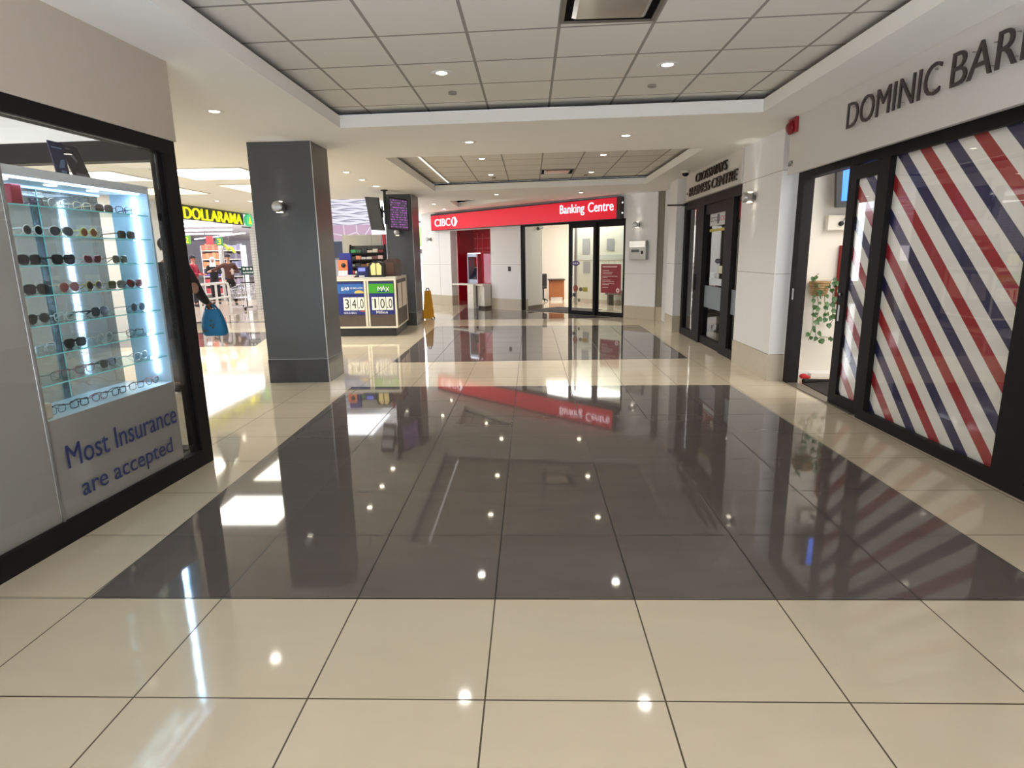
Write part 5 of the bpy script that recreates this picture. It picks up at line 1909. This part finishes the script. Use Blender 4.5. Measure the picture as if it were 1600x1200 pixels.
n.link(n.mix(n.math('MAXIMUM', l1, l2), lin((222, 220, 212)), lin((150, 146, 140))), n.b.inputs['Base Color'])
q = MB()
q.box(-8.12, -8.02, 17.65, 22, 0, 2.7195)
struct(q.build('wall_slat', n.m), 'white grid lined wall at the end of the store opening', 'wall')
q = MB()
q.box(-30, -8.13, 50, 50.1, 0, 3.2).box(-30.1, -30, 13, 50, 0, 3.2).box(-30, -8.13, 13.0, 13.1, 0, 3.2)
struct(q.build('wall_store', mat('store_wall', (230, 226, 230), 0.7)), 'pale walls deep inside the discount store', 'wall')
q = MB()
q.box(-30, -8.13, 13.1, 50, 3.0, 3.1)
struct(q.build('ceiling_store', mat('store_ceiling', (238, 234, 240), 0.8)), 'white ceiling of the discount store', 'ceiling')
q = MB()
q.box(-30, -8.13, 26.01, 50, -0.12, 0)
struct(q.build('floor_store', mat('store_floor', (196, 184, 168), 0.3)), 'beige floor deep inside the discount store', 'floor')
q = MB()
q.prism([(-8.03, 14.0, 0.0), (-8.03, 22, 0.0), (-15.9, 22, 0.0), (-15.9, 14.0, 0.0)], (0, 0, 0.001))
struct(q.build('floor_store_front', mat('store_floor_front', (176, 160, 142), 0.3)), 'brownish floor just inside the discount store', 'floor')
TUBE = mat('fluorescent_tube', (255, 252, 255), 0.5, emit=3.0, emit_rgb=(255, 246, 255))
nm_ = ['first', 'second', 'third', 'fourth']
for k, Y in enumerate((24.5, 27.5, 31.5, 36.0)):
    for j, (a, c) in enumerate(((-0.575, -0.538), (-0.534, -0.49))):
        q = MB()
        q.box(a * Y, c * Y, Y, Y + 0.12, 2.93, 2.9995)
        tag(q.build('tube_light', TUBE), 'long fluorescent ceiling light of the store, %s row from the entrance, %s half' % (nm_[k], 'window post' if j == 0 else 'column'), 'ceiling light', 'fluorescent lights of the store')
q = MB()
q.prism([(-24.9, 45, 2.95), (-24.8, 45.1, 2.95), (-16.85, 36.1, 2.95), (-16.95, 36.0, 2.95)], (0, 0, 0.04))
tag(q.build('tube_light', TUBE), 'slanting long fluorescent light line deep in the store', 'ceiling light', 'fluorescent lights of the store')
for (x0, y0, w, c, lab, rows) in ((-11.75, 21.3, 0.75, 'pink', 'white store shelving stocked with orange and pink packs', [(230, 120, 96), (236, 140, 100), (240, 150, 110), (96, 80, 150), (190, 80, 84)]),
                                 (-11.0, 21.5, 0.62, 'grey', 'white store shelving stocked with grey and lilac packs', [(150, 150, 176), (120, 116, 130), (136, 140, 170), (110, 110, 124), (150, 140, 160)])):
    w = 1.0
    x0 = -0.545 * y0 if c == 'pink' else -0.508 * y0
    w = 0.66
    t = thing('store_shelving', lab, 'shelving', (x0 + w / 2, y0, 0))
    q = MB()
    q.box(x0, x0 + 0.02, y0, y0 + 0.4, 0, 1.95).box(x0 + w - 0.02, x0 + w, y0, y0 + 0.4, 0, 1.95).box(x0 + 0.0205, x0 + w - 0.0205, y0 + 0.38, y0 + 0.4, 0, 1.95)
    q.build('frame', WHITE, t)
    for r in range(6):
        q = MB()
        q.box(x0 + 0.021, x0 + w - 0.021, y0, y0 + 0.378, 0.25 + r * 0.3, 0.275 + r * 0.3)
        q.build('shelf', WHITE, t)
        base = rows[r % 5] if r < 5 else rows[0]
        base = rows[min(4, 5 - r)]
        for j in range(5):
            q = MB()
            bx = x0 + 0.03 + j * (w - 0.06) / 5
            q.box(bx + 0.004, bx + (w - 0.06) / 5 - 0.004, y0 + 0.02, y0 + 0.2, 0.2755 + r * 0.3, 0.2755 + r * 0.3 + random.uniform(0.17, 0.24))
            tag(q.build('packet', mat('pack_%s_%d_%d' % (c, r, j % 2), tuple(max(0, min(255, v + (j % 2) * 22 - 10)) for v in base), 0.5, noise=0.25, scale=12)),
                'packet on the %s packed store shelving, shelf %s, %s along' % ('orange' if c == 'pink' else 'lilac', ['at the floor', 'second up', 'third up', 'fourth up', 'fifth up', 'at the top'][r], ORD[j]), 'packet', 'packets on the store shelving')
# hanging price signs
for (Y, a, z, c, ch, cl, lab) in ((19.5, -0.566, 1.98, (96, 150, 50), '2', YELLE, 'green hanging price sign with a yellow 2'), (20.0, -0.512, 1.93, (66, 130, 84), '3', YELLE, 'green hanging price sign with a yellow 3 beside the red one'), (20.0, -0.5285, 1.97, (206, 70, 76), '', None, 'red hanging price sign over the store shelving'), (20.2, -0.497, 1.84, (196, 210, 70), '', None, 'yellow green swirl shaped sign over the lilac shelving')):
    t = thing('price_sign', lab, 'sign', (a * Y, Y, z))
    q = MB()
    if 'swirl' in lab:
        q.tube([(a * Y - 0.2 + 0.03 * k, Y + 0.02, z + 0.06 - 0.012 * k + 0.05 * sin(k * 0.9)) for k in range(14)], 0.05, 8)
    else:
        q.rbox(a * Y - 0.12, a * Y + 0.12, Y, Y + 0.03, z - 0.02, z + 0.25, 0.01)
    q.build('board', mat('price_%d_%d' % (c[0], c[1]), c, 0.5), t)
    if ch:
        lettering(t, ch, FRONT(Y), a * Y - 0.06, a * Y + 0.06, z + 0.02, z + 0.2, 0.003, -0.001, cl, 0.0)
    q = MB()
    q.cyl((a * Y, Y + 0.015, z + (0.25 if 'swirl' not in lab else 0.1)), (a * Y, Y + 0.015, 2.9995), 0.005, 6)
    q.build('wire', STEEL, t)

# white cart rail
t = thing('barrier_rail', 'white tubular barrier rail at the store entrance', 'rail', (-8.2, 15.6, 0))
q = MB()
ZR = 0.85
q.tube([(-8.2, 14.75, 0), (-8.2, 14.75, ZR - 0.12), (-8.2, 14.79, ZR - 0.03), (-8.2, 14.88, ZR), (-8.2, 16.08, ZR), (-8.2, 16.19, ZR - 0.03), (-8.2, 16.23, ZR - 0.12), (-8.2, 16.23, 0)], 0.032, 12)
q.build('hoop', WHITE, t)
q = MB()
q.cyl((-8.2, 15.56, 0), (-8.2, 15.56, ZR), 0.028, 12)
q.build('post', WHITE, t)
q = MB()
q.cyl((-8.2, 14.76, 0.47), (-8.2, 16.22, 0.47), 0.026, 12)
q.build('middle_bar', WHITE, t)

# shopping cart
t = thing('shopping_cart', 'chrome wire shopping cart beside the white grid wall', 'shopping cart', (-8.45, 17.6, 0), radians(0))
cx, cy = -8.45, 17.55
q = MB()
B0 = [(-0.18, -0.42, 0.36), (0.18, -0.42, 0.36), (0.2, 0.40, 0.36), (-0.2, 0.40, 0.36)]
B1 = [(-0.22, -0.48, 0.62), (0.22, -0.48, 0.62), (0.26, 0.44, 0.72), (-0.26, 0.44, 0.72)]
off = Vector((cx, cy, 0))
for rg, r in ((B0, 0.008), (B1, 0.011)):
    q.tube([Vector(p) + off for p in rg], r, 6, closed=True)
for f in (0.25, 0.5, 0.75):
    q.tube([Vector(p).lerp(Vector(p2), f) + off for p, p2 in zip(B0, B1)], 0.005, 5, closed=True)
for i in range(4):
    for f in [k / 9 for k in range(10)]:
        a = Vector(B0[i]).lerp(Vector(B0[(i + 1) % 4]), f)
        c = Vector(B1[i]).lerp(Vector(B1[(i + 1) % 4]), f)
        q.tube([a + off, c + off], 0.006, 5)
for k in range(9):
    f = k / 8
    a = Vector(B0[0]).lerp(Vector(B0[3]), f)
    c = Vector(B0[1]).lerp(Vector(B0[2]), f)
    q.tube([a + off, c + off], 0.006, 5)
q.build('basket', CHROME, t)
q = MB()
for sx in (-1, 1):
    q.tube([Vector((sx * 0.2, -0.40, 0.10)) + off, Vector((sx * 0.24, 0.42, 0.10)) + off, Vector((sx * 0.24, 0.36, 0.36)) + off, Vector((sx * 0.26, 0.48, 0.76)) + off], 0.011, 8)
    q.tube([Vector((sx * 0.2, -0.40, 0.10)) + off, Vector((sx * 0.19, -0.30, 0.36)) + off], 0.01, 8)
q.tube([Vector((-0.2, -0.4, 0.10)) + off, Vector((0.2, -0.4, 0.10)) + off], 0.01, 8)
q.build('chassis', CHROME, t)
q = MB()
q.tube([Vector((-0.27, 0.48, 0.77)) + off, Vector((0.27, 0.48, 0.77)) + off], 0.018, 10)
q.build('handle', mat('cart_black', (30, 30, 32), 0.5), t)
for sx in (-1, 1):
    for yy in (-0.40, 0.40):
        q = MB()
        q.lathe([(0, -0.015), (0.045, -0.015), (0.05, 0), (0.045, 0.015), (0, 0.015)], Vector((sx * 0.215, yy, 0.05)) + off, 14, axis='x')
        q.build('wheel', BLACK, t)
t = thing('sign_stand', 'dark green sign with white dots on a slim stand behind the cart', 'sign', (-8.72, 18.3, 0))
q = MB()
q.cyl((-8.75, 18.38, 0.0), (-8.75, 18.38, 1.25), 0.016, 10)
q.lathe([(0, 0), (0.16, 0), (0.15, 0.02), (0, 0.025)], (-8.75, 18.38, 0), 18)
q.build('stand', BLACK, t)
SG = frame_matrix((-8.77, 18.36, 0), (0.9, 0.436, 0), (-0.436, 0.9, 0))
q = MB(SG)
q.box(-0.05, 0.32, -0.03, -0.012, 0.99, 1.24)
q.build('board', mat('dark_green_sign', (24, 78, 70), 0.5), t)
q = MB(SG)
for k in range(3):
    q.prism([(0.03 + k * 0.10 + 0.036 * cos(a * pi / 8), -0.0305, 1.165 + 0.036 * sin(a * pi / 8)) for a in range(16)], (0, -0.002, 0))
q.build('white_dots', WINK, t)
q = MB(SG)
for k in range(6):
    q.box(0.0 + k * 0.048, 0.035 + k * 0.048, -0.0325, -0.0305, 1.04, 1.08)
q.build('white_script', WINK, t)


# ------------------------------------------------------------------ people
def skin(vs, es, rs, sub=2):
    me = bpy.data.meshes.new('skin')
    me.from_pydata([tuple(v) for v in vs], es, [])
    o = bpy.data.objects.new('skin', me)
    C.objects.link(o)
    o.modifiers.new('skin', 'SKIN')
    lay = me.skin_vertices[0].data
    for i, r in enumerate(rs):
        lay[i].radius = r if isinstance(r, tuple) else (r, r)
        lay[i].use_root = (i == 0)
    o.modifiers.new('sub', 'SUBSURF').levels = sub
    dg = bpy.context.evaluated_depsgraph_get()
    dg.update()
    out = bpy.data.meshes.new_from_object(o.evaluated_get(dg))
    bpy.data.objects.remove(o)
    bpy.data.meshes.remove(me)
    return out


def lerp(a, c, f):
    return tuple(x + (y - x) * f for x, y in zip(a, c))


def person(label, loc, rz, height, skin_rgb, top_rgb, leg_rgb, arms, legs, head='hair', head_rgb=(30, 24, 22), shoe_rgb=(24, 24, 26), top_noise=0.08, look=0.0):
    """a clothed figure standing at loc and facing local -y; arms: {side: (elbow, wrist)}; legs: {side: (knee, ankle)}; side -1 is the figure's right"""
    t = thing('person', label, 'person', loc, rz)
    k = height / 1.75
    M = world_of(t) @ Matrix.Scale(k, 4)
    sk = mat('skin_%d_%d' % skin_rgb[:2], skin_rgb, 0.55)
    eye = mat('eye_dark', (30, 24, 22), 0.3)
    lip = mat('lip_%d' % skin_rgb[0], tuple(int(v * 0.72) for v in skin_rgb), 0.5)
    # body: one continuous skin
    vs = [(0, 0, 0.96), (0, 0.01, 1.12), (0, 0.015, 1.30), (0, 0.015, 1.43), (0, 0.005, 1.50), (0, -0.01, 1.545), (0, -0.015, 1.605), (0, -0.012, 1.665), (0, -0.005, 1.715)]
    rs = [(0.10, 0.075), (0.10, 0.075), (0.12, 0.085), (0.085, 0.065), 0.052, (0.052, 0.06), (0.068, 0.082), (0.076, 0.094), (0.055, 0.07)]
    es = [(i, i + 1) for i in range(8)]
    for s in (-1, 1):
        e, w = arms[s]
        sh = (s * 0.17, 0.015, 1.405)
        h1 = lerp(e, w, 1.14)
        h2 = lerp(e, w, 1.30)
        b0 = len(vs)
        vs += [sh, lerp(sh, e, 0.5), e, lerp(e, w, 0.5), w, h1, h2]
        rs += [0.058, 0.05, 0.042, 0.038, 0.028, (0.038, 0.022), (0.034, 0.016)]
        es += [(3, b0)] + [(b0 + i, b0 + i + 1) for i in range(6)]
    for s in (-1, 1):
        kn, an = legs[s]
        hp = (s * 0.09, 0.0, 0.90)
        b0 = len(vs)
        vs += [hp, lerp(hp, kn, 0.5), kn, lerp(kn, an, 0.4), an, (an[0] + s * 0.01, an[1] - 0.13, 0.035)]
        rs += [0.088, 0.078, 0.055, 0.052, 0.035, (0.035, 0.026)]
        es += [(0, b0)] + [(b0 + i, b0 + i + 1) for i in range(5)]
    q = MB(M)
    q.mesh(skin(vs, es, rs), mi=0, smooth=True)
    # fingers, nose, ears, eyes, mouth
    for s in (-1, 1):
        e, w = arms[s]
        ax = (Vector(w) - Vector(e)).normalized()
        sd = ax.cross(Vector((0, 0, 1)))
        sd = sd.normalized() if sd.length > 0.2 else Vector((0, 1, 0))
        up = sd.cross(ax).normalized()
        pal = Vector(lerp(e, w, 1.26))
        for f, (o_, L) in enumerate(((-0.026, 0.062), (-0.009, 0.074), (0.009, 0.070), (0.026, 0.055))):
            p0 = pal + sd * o_
            p1 = p0 + ax * L * 0.5 - up * 0.008
            p2 = p1 + ax * L * 0.42 - up * 0.024
            q.tube([p0, p1, p2], [0.0095, 0.009, 0.007], 6)
        p0 = Vector(lerp(e, w, 1.10)) - sd * s * 0.03
        q.tube([p0, p0 - sd * s * 0.022 + ax * 0.03, p0 - sd * s * 0.02 + ax * 0.062], [0.011, 0.010, 0.008], 6)
    q.tube([(0, -0.098, 1.655), (0, -0.118, 1.622), (0, -0.104, 1.612)], [0.009, 0.015, 0.012], 8)
    for s in (-1, 1):
        q.ball((s * 0.079, 0.0, 1.635), 0.012, 0.022, 0.034, 10)
        q.ball((s * 0.03, -0.092, 1.652), 0.013, 0.008, 0.007, 10, mi=1)
    q.tube([(-0.025, -0.094, 1.582), (0, -0.101, 1.580), (0.025, -0.094, 1.582)], [0.004, 0.008, 0.004], 6, mi=2)
    q.build('body', [sk, eye, lip], t, normals=False)
    # top
    vs = [(0, 0.0, 0.84), (0, 0.01, 1.02), (0, 0.01, 1.15), (0, 0.015, 1.30), (0, 0.015, 1.42), (0, 0.008, 1.49)]
    rs = [(0.165, 0.122), (0.16, 0.122), (0.158, 0.122), (0.178, 0.13), (0.12, 0.098), (0.066, 0.066)]
    es = [(i, i + 1) for i in range(5)]
    for s in (-1, 1):
        e, w = arms[s]
        sh = (s * 0.175, 0.015, 1.405)
        b0 = len(vs)
        vs += [sh, lerp(sh, e, 0.5), e, lerp(e, w, 0.5), lerp(e, w, 0.96)]
        rs += [0.072, 0.064, 0.056, 0.05, 0.042]
        es += [(4, b0)] + [(b0 + i, b0 + i + 1) for i in range(4)]
    q = MB(M)
    q.mesh(skin(vs, es, rs), smooth=True)
    top = q.build('top', mat('cloth_%d_%d_%d' % top_rgb, top_rgb, 0.85, noise=top_noise, scale=20, bump=0.3), t, normals=False)
    # trousers
    vs = [(0, 0.005, 1.06), (0, 0, 0.90)]
    rs = [(0.140, 0.105), (0.16, 0.122)]
    es = [(0, 1)]
    for s in (-1, 1):
        kn, an = legs[s]
        hp = (s * 0.088, 0.0, 0.84)
        b0 = len(vs)
        vs += [hp, lerp(hp, kn, 0.5), kn, lerp(kn, an, 0.5), lerp(kn, an, 0.95)]
        rs += [0.098, 0.088, 0.07, 0.066, 0.06]
        es += [(1, b0)] + [(b0 + i, b0 + i + 1) for i in range(4)]
    q = MB(M)
    q.mesh(skin(vs, es, rs), smooth=True)
    q.build('trousers', mat('cloth_%d_%d_%d' % leg_rgb, leg_rgb, 0.85, noise=0.1, scale=20), t, normals=False)
    for s in (-1, 1):
        an = legs[s][1]
        q = MB(M)
        q.ball((an[0] + s * 0.006, an[1] - 0.06, 0.045), 0.046, 0.125, 0.045, 14)
        q.ball((an[0], an[1] + 0.0, 0.07), 0.045, 0.055, 0.05, 12)
        q.build('shoe', mat('shoe_%d' % shoe_rgb[0], shoe_rgb, 0.5), t, normals=False)
    hm = mat('head_%d_%d_%d' % head_rgb, head_rgb, 0.75)
    q = MB(M)
    if head == 'cap':
        q.lathe([(0.093, 1.685), (0.096, 1.71), (0.085, 1.75), (0.05, 1.772), (0.0, 1.776)], (0, 0.002, 0), 20)
        q.prism([(0.075 * cos(pi + a * pi / 10) * 1.0, -0.07 + 0.085 * sin(pi + a * pi / 10) if 0 < a < 10 else -0.05, 1.688 - 0.012 * sin(a * pi / 10)) for a in range(11)], (0, 0, 0.01))
        q.build('cap', hm, t)
        q = MB(M)
        q.ball((0, 0.022, 1.655), 0.084, 0.088, 0.062, 16)
        q.build('hair', mat('hair_dark', (34, 26, 24), 0.6), t)
    elif head == 'scarf':
        n_, vs, fs = 20, [], []
        prof = [(0.15, 0.125, 1.405), (0.11, 0.105, 1.47), (0.088, 0.098, 1.53), (0.093, 0.108, 1.60), (0.098, 0.115, 1.67), (0.085, 0.10, 1.73), (0.045, 0.06, 1.768)]
        for (a, c, z) in prof:
            for j in range(n_):
                th = 2 * pi * j / n_
                front = max(0.0, -sin(th))
                y = c * sin(th)
                if 1.55 < z < 1.72:
                    y += 0.045 * front ** 2
                vs.append((a * cos(th), y + 0.002, z))
        for i in range(len(prof) - 1):
            for j in range(n_):
                l = (j + 1) % n_
                fs.append((i * n_ + j, i * n_ + l, (i + 1) * n_ + l, (i + 1) * n_ + j))
        q.add(vs, fs, 0, True)
        q.add(vs[-n_:], [tuple(range(n_))], 0)
        q.build('headscarf', hm, t)
    else:
        q.ball((0, 0.018, 1.675), 0.086, 0.098, 0.08, 16)
        q.build('hair', hm, t)
    return t, M, top


face = lambda x, y: math.atan2(-x, y)        # turn so that local -y looks at the viewer
A0 = {-1: ((-0.26, 0.04, 1.13), (-0.27, -0.02, 0.88)), 1: ((0.26, 0.04, 1.13), (0.27, -0.02, 0.88))}
L0 = {-1: ((-0.10, -0.01, 0.50), (-0.10, 0.02, 0.09)), 1: ((0.10, -0.01, 0.50), (0.10, 0.02, 0.09))}
t, M, top = person('man in dark cap and brown sweater standing with one arm stretched out', (-9.67, 19.3, 0.0012), face(-9.67, 19.3) + 0.1, 1.60, (206, 158, 132), (86, 56, 48), (30, 28, 34),
                   {-1: ((-0.42, -0.02, 1.27), (-0.60, -0.12, 1.22)), 1: ((0.30, 0.0, 1.15), (0.10, -0.22, 1.20))},
                   {-1: ((-0.10, -0.02, 0.50), (-0.10, 0.02, 0.09)), 1: ((0.11, -0.02, 0.50), (0.12, 0.0, 0.09))}, 'cap', (40, 34, 38))
q = MB(M)
q.box(0.03, 0.10, -0.335, -0.325, 1.08, 1.28)
tag(q.build('receipt', mat('receipt_paper', (226, 206, 196), 0.6)), 'pale slip held against the chest of the man in brown', 'paper')
person('woman in white headscarf and black coat behind the barrier rail', (-10.52, 19.95, 0.0012), face(-10.52, 19.95) - 0.1, 1.53, (196, 150, 128), (34, 34, 40), (40, 38, 46),
       {-1: ((-0.25, -0.06, 1.16), (-0.12, -0.28, 1.22)), 1: ((0.25, -0.06, 1.16), (0.10, -0.28, 1.25))}, L0, 'scarf', (232, 228, 230))
t, M, top = person('shopper in crimson jacket and dark cap at the edge of the window post', (-10.60, 18.9, 0.0012), face(-10.60, 18.9) + 1.1, 1.58, (196, 130, 112), (160, 34, 60), (44, 42, 52),
                   {-1: ((-0.24, -0.05, 1.14), (-0.16, -0.26, 1.12)), 1: ((0.24, -0.05, 1.14), (0.16, -0.26, 1.12))}, L0, 'cap', (36, 28, 30))
q = MB(M)
q.rbox(-0.15, 0.15, 0.14, 0.28, 1.02, 1.42, 0.05)
tag(q.build('backpack', mat('pack_black', (30, 30, 38), 0.7)), 'dark backpack on the back of the shopper in crimson', 'bag')
# person behind the corner post of the glasses shop, seen from behind
PX, PY = -3.90, 6.5
t, M, top = person('person in black jacket half hidden behind the shop corner post with blue bag', (PX, PY, 0.0012), pi, 1.70, (150, 104, 84), (30, 29, 34), (56, 54, 60),
                   {1: ((-0.0 + 0.26, 0.03, 1.13), (0.25, -0.05, 0.90)), -1: ((-0.335, 0.06, 1.12), (-0.26, -0.20, 1.01))},
                   {-1: ((-0.07, -0.03, 0.50), (-0.06, 0.02, 0.09)), 1: ((0.07, 0.0, 0.50), (0.06, 0.06, 0.09))}, 'hair', (26, 22, 22))
q = MB()
EX = Vector((PX + 0.305, PY - 0.115, 1.16))
q.prism([EX + Vector((0.045 * cos(k * pi / 10), 0, 0.06 * sin(k * pi / 10))) for k in range(20)], (0, -0.006, 0))
q.build('sleeve_patch', mat('sleeve_patch', (136, 100, 84), 0.7, noise=0.3, scale=40), top)
# blue carrier bag
HX, HY = PX + 0.245, PY + 0.27
t = thing('carrier_bag', 'blue fabric carrier bag hanging from the hand by the window post', 'bag', (HX, HY, 0.6))
n_ = 16
prof = [(0.125, 0.055, 0.60), (0.15, 0.075, 0.625), (0.148, 0.08, 0.70), (0.128, 0.07, 0.80), (0.10, 0.055, 0.87), (0.085, 0.04, 0.90)]
vs, fs = [], []
for i, (a, c, z) in enumerate(prof):
    for j in range(n_):
        th = 2 * pi * j / n_
        wob = 0.92 + 0.05 * sin(3 * th + i)
        vs.append((HX + 0.02 + a * wob * math.copysign(abs(cos(th)) ** 0.6, cos(th)), HY + c * math.copysign(abs(sin(th)) ** 0.7, sin(th)), z))
for i in range(len(prof) - 1):
    for j in range(n_):
        l = (j + 1) % n_
        fs.append((i * n_ + j, i * n_ + l, (i + 1) * n_ + l, (i + 1) * n_ + j))
q = MB()
q.add(vs, fs, 0, True)
q.add(vs[:n_], [tuple(range(n_))[::-1]], 0)
BAGB = mat('bag_blue', (24, 120, 176), 0.6, noise=0.12, scale=14)
q.build('pouch', BAGB, t)
for s in (-1, 1):
    q = MB()
    q.tube([(HX - 0.05, HY + 0.035 * s, 0.89), (HX - 0.03, HY + 0.02 * s, 0.955), (HX - 0.02, HY, 0.985), (HX + 0.0, HY, 0.985), (HX + 0.04, HY + 0.02 * s, 0.94), (HX + 0.07, HY + 0.035 * s, 0.89)], 0.010, 8)
    q.build('handle', BAGB, t)
q = MB()
for dx, dz in ((0.03, 0.78), (0.055, 0.735), (0.02, 0.725), (0.045, 0.70), (-0.04, 0.67), (-0.06, 0.66)):
    q.prism([(HX + dx + 0.014 * cos(k * pi / 4), HY - 0.0835, dz + 0.016 * sin(k * pi / 4)) for k in range(8)], (0, -0.002, 0))
q.build('print', mat('bag_print', (70, 90, 100), 0.6), t)
